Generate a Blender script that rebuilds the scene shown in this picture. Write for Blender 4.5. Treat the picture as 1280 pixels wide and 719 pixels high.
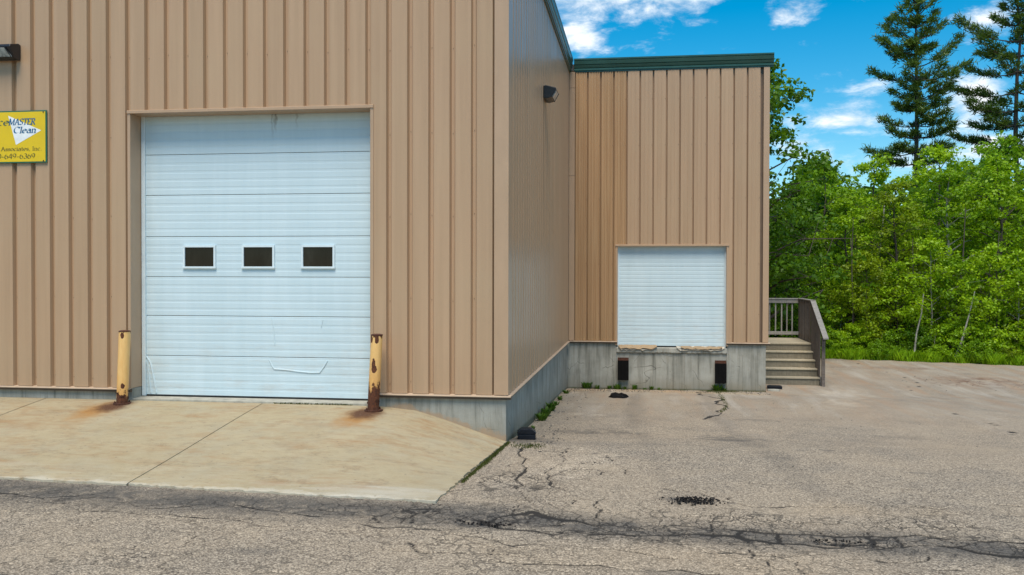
import bpy, bmesh, math, random
import numpy as np
from mathutils import Vector, Matrix

S = bpy.context.scene
for o in list(bpy.data.objects):
    bpy.data.objects.remove(o, do_unlink=True)
COL = S.collection
R = math.radians
random.seed(7)
rng = np.random.default_rng(11)

# ------------------------------------------------------------------ camera
cam_d = bpy.data.cameras.new('camera')
cam_d.sensor_width = 36.0
cam_d.lens = 1145.06 / 1280 * 36.0
cam_d.clip_end = 2000
cam = bpy.data.objects.new('camera', cam_d)
COL.objects.link(cam)
cam.matrix_world = Matrix(((0.990285, -0.003808, 0.138998, 0.0),
                           (0.139036, 0.0132, -0.990199, 0.0),
                           (0.001936, 0.999906, 0.013601, 3.0),
                           (0, 0, 0, 1)))
S.camera = cam
S.render.resolution_x = 1024
S.render.resolution_y = 575

# ------------------------------------------------------------------ light
SUN_DIR = Vector((0.02, -0.46, 0.88)).normalized()
EL = math.asin(SUN_DIR.z)
AZ = math.atan2(SUN_DIR.x, SUN_DIR.y)
W = bpy.data.worlds.new('World')
S.world = W
W.use_nodes = True
SKY_STRENGTH = 0.122
SUN_STRENGTH = 3.4
SUN_ANGLE = 30
S.view_settings.view_transform = 'Standard'
S.view_settings.look = 'None'
S.view_settings.exposure = 0.27
S.view_settings.gamma = 1.0


class NT:
    """short hand for building node trees"""
    def __init__(self, nt):
        self.nt = nt
        nt.nodes.clear()

    def n(self, t, **kw):
        nd = self.nt.nodes.new(t)
        for k, v in kw.items():
            setattr(nd, k, v)
        return nd

    def link(self, a, b):
        self.nt.links.new(a, b)

    def put(self, sock, v):
        if isinstance(v, bpy.types.NodeSocket):
            self.link(v, sock)
        elif v is not None:
            if hasattr(sock.default_value, '__len__') and not hasattr(v, '__len__'):
                v = [v] * len(sock.default_value)
            if hasattr(v, '__len__') and len(sock.default_value) == 4 and len(v) == 3:
                v = (*v, 1)
            sock.default_value = v

    def math(self, op, a, b=None, c=None, clamp=False):
        nd = self.n('ShaderNodeMath', operation=op)
        nd.use_clamp = clamp
        self.put(nd.inputs[0], a)
        if b is not None: self.put(nd.inputs[1], b)
        if c is not None: self.put(nd.inputs[2], c)
        return nd.outputs[0]

    def vmath(self, op, a, b=None):
        nd = self.n('ShaderNodeVectorMath', operation=op)
        self.put(nd.inputs[0], a)
        if b is not None: self.put(nd.inputs[1], b)
        return nd.outputs['Value'] if op in ('LENGTH', 'DOT_PRODUCT') else nd.outputs[0]

    def mix(self, f, a, b, blend='MIX'):
        nd = self.n('ShaderNodeMix', data_type='RGBA', blend_type=blend)
        self.put(nd.inputs[0], f)
        self.put(nd.inputs[6], a)
        self.put(nd.inputs[7], b)
        return nd.outputs[2]

    def rng(self, v, a, b, c=0.0, d=1.0, smooth=False):
        nd = self.n('ShaderNodeMapRange', interpolation_type='SMOOTHSTEP' if smooth else 'LINEAR')
        self.put(nd.inputs[0], v)
        for i, q in enumerate((a, b, c, d)): self.put(nd.inputs[i + 1], q)
        return nd.outputs[0]

    def noise(self, vec, scale, detail=4, rough=0.5, dist=0.0, out=0):
        nd = self.n('ShaderNodeTexNoise')
        if vec is not None: self.link(vec, nd.inputs['Vector'])
        nd.inputs['Scale'].default_value = scale
        nd.inputs['Detail'].default_value = detail
        nd.inputs['Roughness'].default_value = rough
        nd.inputs['Distortion'].default_value = dist
        return nd.outputs[out]

    def vor(self, vec, scale, feature='F1', out='Distance', rnd=1.0):
        nd = self.n('ShaderNodeTexVoronoi', feature=feature)
        if vec is not None: self.link(vec, nd.inputs['Vector'])
        nd.inputs['Scale'].default_value = scale
        nd.inputs['Randomness'].default_value = rnd
        return nd.outputs[out]

    def mapping(self, vec, scale=(1, 1, 1), loc=(0, 0, 0), rot=(0, 0, 0)):
        nd = self.n('ShaderNodeMapping')
        self.link(vec, nd.inputs[0])
        nd.inputs['Location'].default_value = loc
        nd.inputs['Rotation'].default_value = rot
        nd.inputs['Scale'].default_value = scale
        return nd.outputs[0]

    def sep(self, vec):
        nd = self.n('ShaderNodeSeparateXYZ')
        self.link(vec, nd.inputs[0])
        return nd.outputs

    def ramp(self, f, stops):
        nd = self.n('ShaderNodeValToRGB')
        e = nd.color_ramp.elements
        while len(e) < len(stops): e.new(0.5)
        for i, (p, c) in enumerate(stops):
            e[i].position = p
            e[i].color = (*c, 1) if len(c) == 3 else c
        self.put(nd.inputs[0], f)
        return nd.outputs[0]

    def bump(self, h, strength=0.3, dist=0.01):
        nd = self.n('ShaderNodeBump')
        nd.inputs['Strength'].default_value = strength
        nd.inputs['Distance'].default_value = dist
        self.link(h, nd.inputs['Height'])
        return nd.outputs[0]


# sky: daylight sky with broken fair-weather clouds on every side
t = NT(W.node_tree)
sky = t.n('ShaderNodeTexSky', sky_type='NISHITA')
sky.sun_disc = False
sky.sun_elevation = EL
sky.sun_rotation = AZ
sky.altitude = 200
sky.air_density = 1.0
sky.dust_density = 0.3
sky.ozone_density = 2.2
hs = t.n('ShaderNodeHueSaturation')
t.link(sky.outputs[0], hs.inputs['Color'])
hs.inputs['Saturation'].default_value = 1.6
hs.inputs['Hue'].default_value = 0.485
hs.inputs['Value'].default_value = 1.0
tc = t.n('ShaderNodeTexCoord')
d = tc.outputs['Generated']
xyz = t.sep(d)
az = t.math('ARCTAN2', xyz[0], xyz[1])
el = t.math('ARCSINE', xyz[2])
cmb = t.n('ShaderNodeCombineXYZ')
t.link(az, cmb.inputs[0]); t.link(el, cmb.inputs[1])
ae = cmb.outputs[0]
BLOBS = [(-0.045, 0.312, 0.085, 0.055, 1.1), (0.035, 0.305, 0.065, 0.045, 1.1), (-0.064, 0.255, 0.032, 0.022, 1.0),
         (0.155, 0.268, 0.034, 0.018, .8), (0.337, 0.243, 0.030, 0.022, .8), (0.215, 0.160, 0.060, 0.020, .85),
         (0.245, 0.187, 0.040, 0.010, .6), (0.172, 0.137, 0.045, 0.018, .75), (0.275, 0.118, 0.060, 0.016, 1.0),
         (0.325, 0.172, 0.040, 0.035, .95), (0.36, 0.120, 0.08, 0.02, .8),
         (-0.35, 0.40, 0.22, 0.07, 1.0), (0.55, 0.36, 0.25, 0.08, 1.0), (0.9, 0.2, 0.25, 0.04, .9),
         (-1.1, 0.3, 0.3, 0.06, .9), (1.6, 0.45, 0.3, 0.1, 1.0), (-1.9, 0.5, 0.4, 0.12, 1.0), (2.6, 0.4, 0.4, 0.08, 1.0), (-2.8, 0.35, 0.3, 0.07, .9)]
acc = None
for a, e_, sa, se, amp in BLOBS:
    q = t.vmath('SUBTRACT', ae, (a, e_, 0))
    q = t.vmath('MULTIPLY', q, (1 / sa, 1 / se, 0))
    l = t.rng(t.vmath('LENGTH', q), 0.0, 1.5, amp, 0.0, smooth=True)
    acc = l if acc is None else t.math('MAXIMUM', acc, l)
cn = t.noise(t.mapping(ae, (1, 2.3, 1)), 17, 9, 0.62, 0.25)
cn2 = t.noise(t.mapping(d, (1, 1, 2.5)), 3.0, 5, 0.55)
cl = t.math('ADD', t.math('MULTIPLY', acc, 0.55), t.math('MULTIPLY', t.math('SUBTRACT', cn, 0.5), 1.45))
cl = t.math('ADD', cl, t.math('MULTIPLY', t.math('SUBTRACT', cn2, 0.5), 0.35))
cl = t.math('ADD', cl, t.rng(el, 0.42, 0.9, 0.0, 0.20, smooth=True))  # extra unseen cloud overhead, added to whiten the ambient light
cmask = t.rng(cl, 0.10, 0.62, 0.0, 1.0, smooth=True)
ccol = t.mix(t.rng(cn, 0.35, 0.7), (4.6, 5.6, 6.6), (8.6, 8.7, 8.8))
hz = t.rng(el, -0.02, 0.0)
lp = t.mix(t.math('MULTIPLY', cmask, hz), hs.outputs[0], ccol)
bg = t.n('ShaderNodeBackground')
t.link(lp, bg.inputs[0])
bg.inputs[1].default_value = SKY_STRENGTH
wo = t.n('ShaderNodeOutputWorld')
t.link(bg.outputs[0], wo.inputs[0])

sl = bpy.data.lights.new('sun', 'SUN')
sl.energy = SUN_STRENGTH
sl.angle = R(SUN_ANGLE)
sl.color = (1.0, 0.92, 0.80)
sun = bpy.data.objects.new('sun', sl)
sun.rotation_euler = SUN_DIR.to_track_quat('Z', 'Y').to_euler()
COL.objects.link(sun)


# ------------------------------------------------------------------ object helpers
def tag(o, label=None, cat=None, group=None, kind=None):
    if label: o['label'] = label
    if cat: o['category'] = cat
    if group: o['group'] = group
    if kind: o['kind'] = kind
    return o


def empty(name, loc, label, cat, group=None, rz=0.0):
    o = bpy.data.objects.new(name, None)
    o.location = loc
    o.rotation_euler = (0, 0, rz)
    o.empty_display_size = 0.2
    COL.objects.link(o)
    return tag(o, label, cat, group)


def put(name, me, mat, parent=None, loc=(0, 0, 0), rz=0.0):
    o = bpy.data.objects.new(name, me)
    if mat is not None and len(me.materials) == 0:
        me.materials.append(mat)
    o.location = loc
    o.rotation_euler = (0, 0, rz)
    if parent: o.parent = parent
    COL.objects.link(o)
    return o


def copy_thing(root, loc, rz, label):
    r = root.copy(); COL.objects.link(r)
    r.location = loc; r.rotation_euler = (0, 0, rz); r['label'] = label
    for ch in list(root.children):
        c = ch.copy(); COL.objects.link(c); c.parent = r
        for g_ in list(ch.children):
            k = g_.copy(); COL.objects.link(k); k.parent = c
    return r


class MB:
    def __init__(self):
        self.v = []; self.f = []

    def add(self, vs, fs):
        b = len(self.v)
        self.v += [tuple(p) for p in vs]
        self.f += [tuple(i + b for i in f) for f in fs]
        return self

    def box(self, x0, x1, y0, y1, z0, z1):
        vs = [(x, y, z) for z in (z0, z1) for y in (y0, y1) for x in (x0, x1)]
        return self.add(vs, [(0, 2, 3, 1), (4, 5, 7, 6), (0, 1, 5, 4), (2, 6, 7, 3), (0, 4, 6, 2), (1, 3, 7, 5)])

    def tube(self, pts, rad, n=8, cap=True):
        pts = [Vector(p) for p in pts]
        if not hasattr(rad, '__len__'): rad = [rad] * len(pts)
        vs = []
        prev = None
        for i, p in enumerate(pts):
            a = pts[min(i + 1, len(pts) - 1)] - pts[max(i - 1, 0)]
            a = a.normalized() if a.length > 1e-9 else Vector((0, 0, 1))
            if prev is None:
                u = a.orthogonal().normalized()
            else:
                u = (prev - a * prev.dot(a))
                u = u.normalized() if u.length > 1e-6 else a.orthogonal().normalized()
            prev = u
            w = a.cross(u)
            for k in range(n):
                th = 2 * math.pi * k / n
                vs.append(p + (u * math.cos(th) + w * math.sin(th)) * rad[i])
        fs = []
        for i in range(len(pts) - 1):
            for k in range(n):
                fs.append((i * n + k, i * n + (k + 1) % n, (i + 1) * n + (k + 1) % n, (i + 1) * n + k))
        if cap:
            fs.append(tuple(reversed(range(n))))
            fs.append(tuple(range((len(pts) - 1) * n, len(pts) * n)))
        return self.add(vs, fs)

    def lathe(self, prof, n=20, c=(0, 0, 0)):
        vs = []
        for r_, z in prof:
            for k in range(n):
                th = 2 * math.pi * k / n
                vs.append((c[0] + r_ * math.cos(th), c[1] + r_ * math.sin(th), c[2] + z))
        fs = []
        for i in range(len(prof) - 1):
            for k in range(n):
                fs.append((i * n + k, i * n + (k + 1) % n, (i + 1) * n + (k + 1) % n, (i + 1) * n + k))
        fs.append(tuple(reversed(range(n))))
        fs.append(tuple(range((len(prof) - 1) * n, len(prof) * n)))
        return self.add(vs, fs)

    def prism(self, poly, axis, a, b):
        """extrude a 2-D polygon along an axis; poly is in the two other axes, in order"""
        def mk(p, t_):
            if axis == 'x': return (t_, p[0], p[1])
            if axis == 'y': return (p[0], t_, p[1])
            return (p[0], p[1], t_)
        n = len(poly)
        vs = [mk(p, a) for p in poly] + [mk(p, b) for p in poly]
        fs = [tuple(range(n)), tuple(reversed(range(n, 2 * n)))]
        for i in range(n):
            j = (i + 1) % n
            fs.append((i, i + n, j + n, j))
        return self.add(vs, fs)

    def mesh(self, name='m', smooth=False, bevel=0.0):
        me = bpy.data.meshes.new(name)
        me.from_pydata(self.v, [], self.f)
        bm = bmesh.new(); bm.from_mesh(me)
        bmesh.ops.recalc_face_normals(bm, faces=bm.faces)
        if bevel:
            bmesh.ops.bevel(bm, geom=[e for e in bm.edges if len(e.link_faces) == 2 and e.calc_face_angle(0) > 0.6],
                            offset=bevel, segments=2, affect='EDGES', profile=0.6)
        bm.to_mesh(me); bm.free()
        if smooth:
            me.polygons.foreach_set('use_smooth', [True] * len(me.polygons))
            try:
                me.set_sharp_from_angle(angle=R(40))
            except Exception:
                pass
        return me

    def obj(self, name, mat, parent=None, loc=(0, 0, 0), rz=0.0, smooth=False, bevel=0.0):
        return put(name, self.mesh(name, smooth, bevel), mat, parent, loc, rz)


def box_obj(name, mat, parent, x0, x1, y0, y1, z0, z1, bevel=0.0):
    return MB().box(x0, x1, y0, y1, z0, z1).obj(name, mat, parent, bevel=bevel)


def mesh_np(name, verts, faces, k=4):
    """fast mesh from numpy arrays; all faces have k corners"""
    me = bpy.data.meshes.new(name)
    verts = np.asarray(verts, dtype=np.float32); faces = np.asarray(faces, dtype=np.int32)
    me.vertices.add(len(verts)); me.vertices.foreach_set('co', verts.ravel())
    nf = len(faces)
    me.loops.add(nf * k); me.loops.foreach_set('vertex_index', faces.ravel())
    me.polygons.add(nf)
    me.polygons.foreach_set('loop_start', np.arange(nf, dtype=np.int32) * k)
    me.polygons.foreach_set('loop_total', np.full(nf, k, dtype=np.int32))
    me.update(calc_edges=True)
    me.validate()
    return me


# ------------------------------------------------------------------ materials
def mat(name, build):
    m = bpy.data.materials.new(name)
    m.use_nodes = True
    t_ = NT(m.node_tree)
    out = t_.n('ShaderNodeOutputMaterial')
    bs = t_.n('ShaderNodeBsdfPrincipled')
    t_.link(bs.outputs[0], out.inputs[0])
    build(t_, bs, out)
    return m


def obj_co(t_):
    return t_.n('ShaderNodeTexCoord').outputs['Object']


def world_co(t_):
    return t_.n('ShaderNodeNewGeometry').outputs['Position']


def simple(col, rough=0.5, metal=0.0, var=0.12, scale=6.0, bump=0.0, bscale=80.0, spec=None):
    def b(t_, bs, out):
        co = obj_co(t_)
        n_ = t_.noise(co, scale, 5, 0.6)
        c = t_.mix(t_.rng(n_, 0.3, 0.7), [q * (1 - var) for q in col], [min(1, q * (1 + var)) for q in col])
        t_.put(bs.inputs['Base Color'], c)
        t_.put(bs.inputs['Roughness'], t_.rng(n_, 0.3, 0.7, max(0, rough - 0.06), min(1, rough + 0.06)))
        bs.inputs['Metallic'].default_value = metal
        if spec is not None: bs.inputs['Specular IOR Level'].default_value = spec
        if bump:
            t_.link(t_.bump(t_.noise(co, bscale, 4, 0.6), bump, 0.005), bs.inputs['Normal'])
    return b


def siding_b(t_, bs, out):
    co = world_co(t_)
    streak = t_.noise(t_.mapping(co, (9, 9, 0.25)), 1.0, 5, 0.6)
    blot = t_.noise(co, 0.9, 4, 0.55)
    fine = t_.noise(t_.mapping(co, (60, 60, 1.2)), 1.0, 3, 0.6)
    c = t_.mix(t_.rng(streak, 0.32, 0.7), (0.415, 0.272, 0.166), (0.48, 0.318, 0.197))
    c = t_.mix(t_.math('MULTIPLY', t_.rng(blot, 0.45, 0.75), 0.35), c, (0.46, 0.33, 0.205))
    c = t_.mix(t_.math('MULTIPLY', t_.rng(fine, 0.5, 0.8), 0.22), c, (0.41, 0.28, 0.175))
    oi = t_.n('ShaderNodeObjectInfo').outputs['Random']
    c = t_.mix(1.0, c, t_.mix(oi, (0.955, 0.96, 0.955), (1.03, 1.025, 1.02)), 'MULTIPLY')
    # dust and run-off grime near the bottom edge
    z = t_.sep(co)[2]
    gr = t_.math('MULTIPLY', t_.rng(z, 1.25, 2.1, 1, 0, True), t_.rng(t_.noise(t_.mapping(co, (14, 14, 0.8)), 1, 4), 0.35, 0.75))
    c = t_.mix(t_.math('MULTIPLY', gr, 0.30), c, (0.26, 0.19, 0.12))
    # dark run-off streak below the lamp on the side wall
    x, y, _ = t_.sep(co)
    dy = t_.math('ABSOLUTE', t_.math('ADD', t_.math('SUBTRACT', y, 17.86), t_.math('MULTIPLY', t_.math('SUBTRACT', t_.noise(t_.mapping(co, (1, 1, .5)), 2.5, 3), 0.5), 0.25)))
    sk = t_.math('MULTIPLY', t_.math('MULTIPLY', t_.rng(dy, 0.03, 0.16, 1, 0, True), t_.rng(z, 3.2, 6.3, 0.0, 0.8)), t_.math('MULTIPLY', t_.rng(z, 6.4, 6.45, 1, 0), t_.rng(x, -1.95, -1.93)))
    sk = t_.math('MULTIPLY', sk, t_.math('MULTIPLY', t_.rng(y, 17, 17.1), t_.rng(y, 19, 19.1, 1, 0)))
    c = t_.mix(sk, c, (0.12, 0.085, 0.06))
    t_.put(bs.inputs['Base Color'], c)
    t_.put(bs.inputs['Roughness'], t_.rng(blot, 0.3, 0.7, 0.28, 0.36))
    bs.inputs['Specular IOR Level'].default_value = 0.3


M_siding = mat('painted_steel_siding', siding_b)


def siding_orange_b(t_, bs, out):
    siding_b(t_, bs, out)
    src = bs.inputs['Base Color'].links[0].from_socket
    co = world_co(t_)
    n_ = t_.noise(t_.mapping(co, (22, 22, 0.35)), 1.0, 4, 0.6)
    t_.put(bs.inputs['Base Color'], t_.mix(1.0, src, t_.mix(t_.rng(n_, 0.35, 0.65), (0.82, 0.72, 0.58), (1.0, 0.93, 0.80)), 'MULTIPLY'))


M_siding_orange = mat('orange_brown_siding', siding_orange_b)  # deeper orange-brown tint over the siding colour


def trim_b(t_, bs, out):
    co = world_co(t_)
    n_ = t_.noise(t_.mapping(co, (3, 3, 1)), 1.5, 5, 0.6)
    t_.put(bs.inputs['Base Color'], t_.mix(t_.rng(n_, 0.3, 0.7), (0.42, 0.278, 0.172), (0.47, 0.313, 0.196)))
    bs.inputs['Roughness'].default_value = 0.33


M_trim = mat('tan_trim', trim_b)
M_shade = mat('brown_shade_strip', simple((0.11, 0.07, 0.045), 0.6, 0, 0.2, 3))  # dark brown colour stands in for the shade under the flashing
M_ledge = mat('lit_ledge_metal', simple((0.56, 0.42, 0.30), 0.35, 0, 0.12, 4))  # paler than the trim: skylight on the ledge painted into the colour
M_flash = mat('brown_flashing', simple((0.20, 0.132, 0.085), 0.4, 0, 0.15, 2.0))


def concrete_wall_b(t_, bs, out):
    co = world_co(t_)
    n1 = t_.noise(co, 1.7, 6, 0.62)
    st = t_.noise(t_.mapping(co, (11, 11, 0.7)), 1.0, 5, 0.6)
    grain = t_.noise(co, 70, 4, 0.7)
    c = t_.mix(t_.rng(n1, 0.3, 0.7), (0.235, 0.23, 0.195), (0.43, 0.415, 0.36))
    c = t_.mix(t_.math('MULTIPLY', t_.rng(st, 0.48, 0.72), 0.5), c, (0.46, 0.455, 0.41))
    c = t_.mix(t_.math('MULTIPLY', t_.rng(st, 0.46, 0.28), 0.75), c, (0.11, 0.11, 0.09))
    wt = t_.noise(t_.mapping(co, (5, 5, 0.45), loc=(2, 0, 0)), 1.0, 6, 0.7, 0.3)
    c = t_.mix(t_.math('MULTIPLY', t_.rng(wt, 0.54, 0.66), 0.55), c, (0.15, 0.14, 0.11))
    ck = t_.vor(t_.vmath('ADD', co, t_.vmath('MULTIPLY', t_.n('ShaderNodeTexNoise').outputs[1], (0.3, 0.3, 0.3))), 1.3, 'DISTANCE_TO_EDGE', 'Distance')
    c = t_.mix(t_.math('MULTIPLY', t_.rng(ck, 0.004, 0.010, 0.6, 0), t_.rng(n1, 0.5, 0.56)), c, (0.05, 0.048, 0.04))
    z = t_.sep(co)[2]
    y = t_.sep(co)[1]
    # soil splash and algae along the foot of the wall
    foot = t_.math('SUBTRACT', z, t_.rng(y, 13, 24.2, 0.59, 0.0))
    d_ = t_.math('MULTIPLY', t_.rng(foot, 0.02, 0.42, 1, 0, True), t_.rng(n1, 0.32, 0.6))
    c = t_.mix(t_.math('MULTIPLY', d_, 0.75), c, (0.215, 0.185, 0.125))
    c = t_.mix(t_.math('MULTIPLY', t_.rng(foot, 0.0, 0.07, 1, 0, True), 0.7), c, (0.07, 0.075, 0.04))
    # old parging flaking off above the ramp line
    x = t_.sep(co)[0]
    hl = t_.rng(x, -3.4, -1.9, 1.04, 0.60)
    pf = t_.math('ADD', t_.math('SUBTRACT', z, hl), t_.math('MULTIPLY', t_.math('SUBTRACT', t_.noise(co, 4, 6, 0.7), 0.5), 0.45))
    pm = t_.math('MULTIPLY', t_.rng(pf, 0.04, 0.10, 0.75, 0), t_.rng(y, 13.1, 13.2, 1, 0))
    c = t_.mix(t_.math('MULTIPLY', pm, t_.rng(x, -3.9, -3.6)), c, (0.40, 0.275, 0.17))
    # tie-hole dots
    v = t_.vor(t_.mapping(co, (1.0, 1.0, 1.6)), 1.6)
    c = t_.mix(t_.rng(v, 0.035, 0.05, 0.65, 0.0), c, (0.06, 0.06, 0.055))
    c = t_.mix(t_.math('MULTIPLY', t_.rng(grain, 0.4, 0.75), 0.22), c, (0.14, 0.14, 0.125))
    t_.put(bs.inputs['Base Color'], c)
    bs.inputs['Roughness'].default_value = 0.9
    bs.inputs['Specular IOR Level'].default_value = 0.2
    t_.link(t_.bump(t_.math('ADD', grain, t_.math('MULTIPLY', st, 0.6)), 0.35, 0.008), bs.inputs['Normal'])


M_found = mat('board_formed_concrete', concrete_wall_b)


def apron_b(t_, bs, out):
    co = world_co(t_)
    x, y, z = t_.sep(co)
    big = t_.noise(co, 0.55, 7, 0.66, 0.0)
    mid = t_.noise(t_.mapping(co, (1.0, 1.5, 1)), 2.6, 8, 0.72, 0.0)
    grain = t_.noise(co, 90, 4, 0.7)
    c = t_.mix(t_.rng(big, 0.3, 0.7), (0.355, 0.285, 0.168), (0.435, 0.36, 0.23))
    c = t_.mix(t_.math('MULTIPLY', t_.rng(mid, 0.5, 0.72), 0.55), c, (0.315, 0.20, 0.10))
    # bands of rusty run-off across the fall of the slab
    wv = t_.noise(t_.mapping(co, (0.8, 2.3, 1), rot=(0, 0, 0.06)), 1.5, 10, 0.76, 0.15)
    sel = t_.rng(t_.noise(co, 0.5, 4, 0.6), 0.38, 0.56)
    c = t_.mix(t_.math('MULTIPLY', t_.math('MULTIPLY', t_.rng(wv, 0.49, 0.62), sel), 0.62), c, (0.30, 0.155, 0.06))
    # thin grey tide lines and blackish scuffs
    td = t_.math('ABSOLUTE', t_.math('SUBTRACT', t_.noise(t_.mapping(co, (0.45, 1.3, 1)), 1.2, 9, 0.72, 0.1), 0.5))
    c = t_.mix(t_.math('MULTIPLY', t_.rng(td, 0.0, 0.012, 1, 0), t_.rng(mid, 0.40, 0.56, 0, 0.7)), c, (0.17, 0.135, 0.09))
    sf = t_.noise(t_.mapping(co, (1.5, 7.0, 1), rot=(0, 0, -0.08)), 1.6, 5, 0.7)
    c = t_.mix(t_.math('MULTIPLY', t_.rng(sf, 0.66, 0.74), 0.5), c, (0.15, 0.12, 0.085))
    gb = t_.noise(t_.mapping(co, (1, 1, 1), loc=(7, 2, 0)), 1.4, 6, 0.7)
    c = t_.mix(t_.math('MULTIPLY', t_.rng(gb, 0.47, 0.66), 0.6), c, (0.36, 0.315, 0.22))
    g2 = t_.noise(t_.mapping(co, (1, 1.6, 1), loc=(1, 9, 0)), 6.0, 7, 0.75)
    c = t_.mix(t_.math('MULTIPLY', t_.rng(g2, 0.52, 0.68), 0.42), c, (0.25, 0.195, 0.115))
    c = t_.mix(t_.math('MULTIPLY', t_.rng(g2, 0.46, 0.32), 0.35), c, (0.46, 0.40, 0.285))
    sp2 = t_.vor(co, 17)
    c = t_.mix(t_.math('MULTIPLY', t_.rng(sp2, 0.06, 0.12, 1, 0), t_.rng(g2, 0.47, 0.55)), c, (0.17, 0.125, 0.07))
    # pale scour and worn edge near the road
    sc = t_.noise(t_.mapping(co, (0.8, 4.5, 1), loc=(3, 1, 0)), 1.5, 6, 0.7, 0.6)
    edge = t_.math('SUBTRACT', y, t_.rng(x, -7.2, -2.05, 9.46, 9.08))
    e1 = t_.math('MULTIPLY', t_.rng(edge, 0.05, 1.1, 1, 0, True), t_.rng(sc, 0.5, 0.62))
    c = t_.mix(t_.math('MULTIPLY', e1, 0.25), c, (0.52, 0.475, 0.38))
    e2 = t_.math('MULTIPLY', t_.rng(t_.math('ADD', edge, t_.math('MULTIPLY', t_.math('SUBTRACT', mid, 0.5), 0.5)), 0.0, 0.09, 1, 0, True), 0.7)
    c = t_.mix(e2, c, (0.52, 0.475, 0.38))
    rc = t_.vmath('LENGTH', t_.vmath('MULTIPLY', t_.vmath('SUBTRACT', co, (-2.6, 9.35, 0)), (0.8, 2.2, 0)))
    c = t_.mix(t_.math('MULTIPLY', t_.rng(t_.math('ADD', rc, t_.math('MULTIPLY', t_.math('SUBTRACT', sc, 0.5), 2.5)), 0.1, 0.8, 1, 0, True), 0.4), c, (0.60, 0.575, 0.51))
    # rust bleeding from the two post bases
    for (bx, by, sx, sy) in ((-7.72, 12.66, -0.30, -0.55), (-3.84, 12.62, -0.12, -0.55)):
        q = t_.vmath('SUBTRACT', co, (bx - 0.02, by - 0.06, 0))
        l1 = t_.vmath('LENGTH', t_.vmath('MULTIPLY', q, (3.0, 2.3, 0)))
        q2 = t_.vmath('SUBTRACT', co, (bx + sx * 0.5, by + sy * 0.5, 0))
        l2 = t_.vmath('LENGTH', t_.vmath('MULTIPLY', q2, (2.9, 1.35, 0)))
        jn = t_.math('MULTIPLY', t_.math('SUBTRACT', t_.noise(co, 5, 5, 0.7), 0.5), 1.1)
        m2 = t_.rng(t_.math('ADD', l2, jn), 0.1, 1.1, 0.95, 0, True)
        m1 = t_.rng(t_.math('ADD', l1, jn), 0.3, 1.0, 1, 0, True)
        c = t_.mix(m2, c, (0.36, 0.175, 0.045))
        c = t_.mix(m1, c, (0.085, 0.028, 0.010))
    # spatter and pits
    pit = t_.vor(co, 5.5)
    c = t_.mix(t_.rng(pit, 0.05, 0.085, 0.7, 0), c, (0.16, 0.13, 0.09))
    c = t_.mix(t_.math('MULTIPLY', t_.rng(grain, 0.42, 0.75), 0.45), c, (0.27, 0.225, 0.15))
    t_.put(bs.inputs['Base Color'], c)
    bs.inputs['Roughness'].default_value = 0.88
    bs.inputs['Specular IOR Level'].default_value = 0.25
    t_.link(t_.bump(t_.math('ADD', grain, mid), 0.3, 0.006), bs.inputs['Normal'])


M_apron = mat('stained_concrete_apron', apron_b)
M_sill = mat('door_sill_concrete', simple((0.37, 0.35, 0.29), 0.9, 0, 0.28, 7, 0.4, 60, 0.2))


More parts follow.
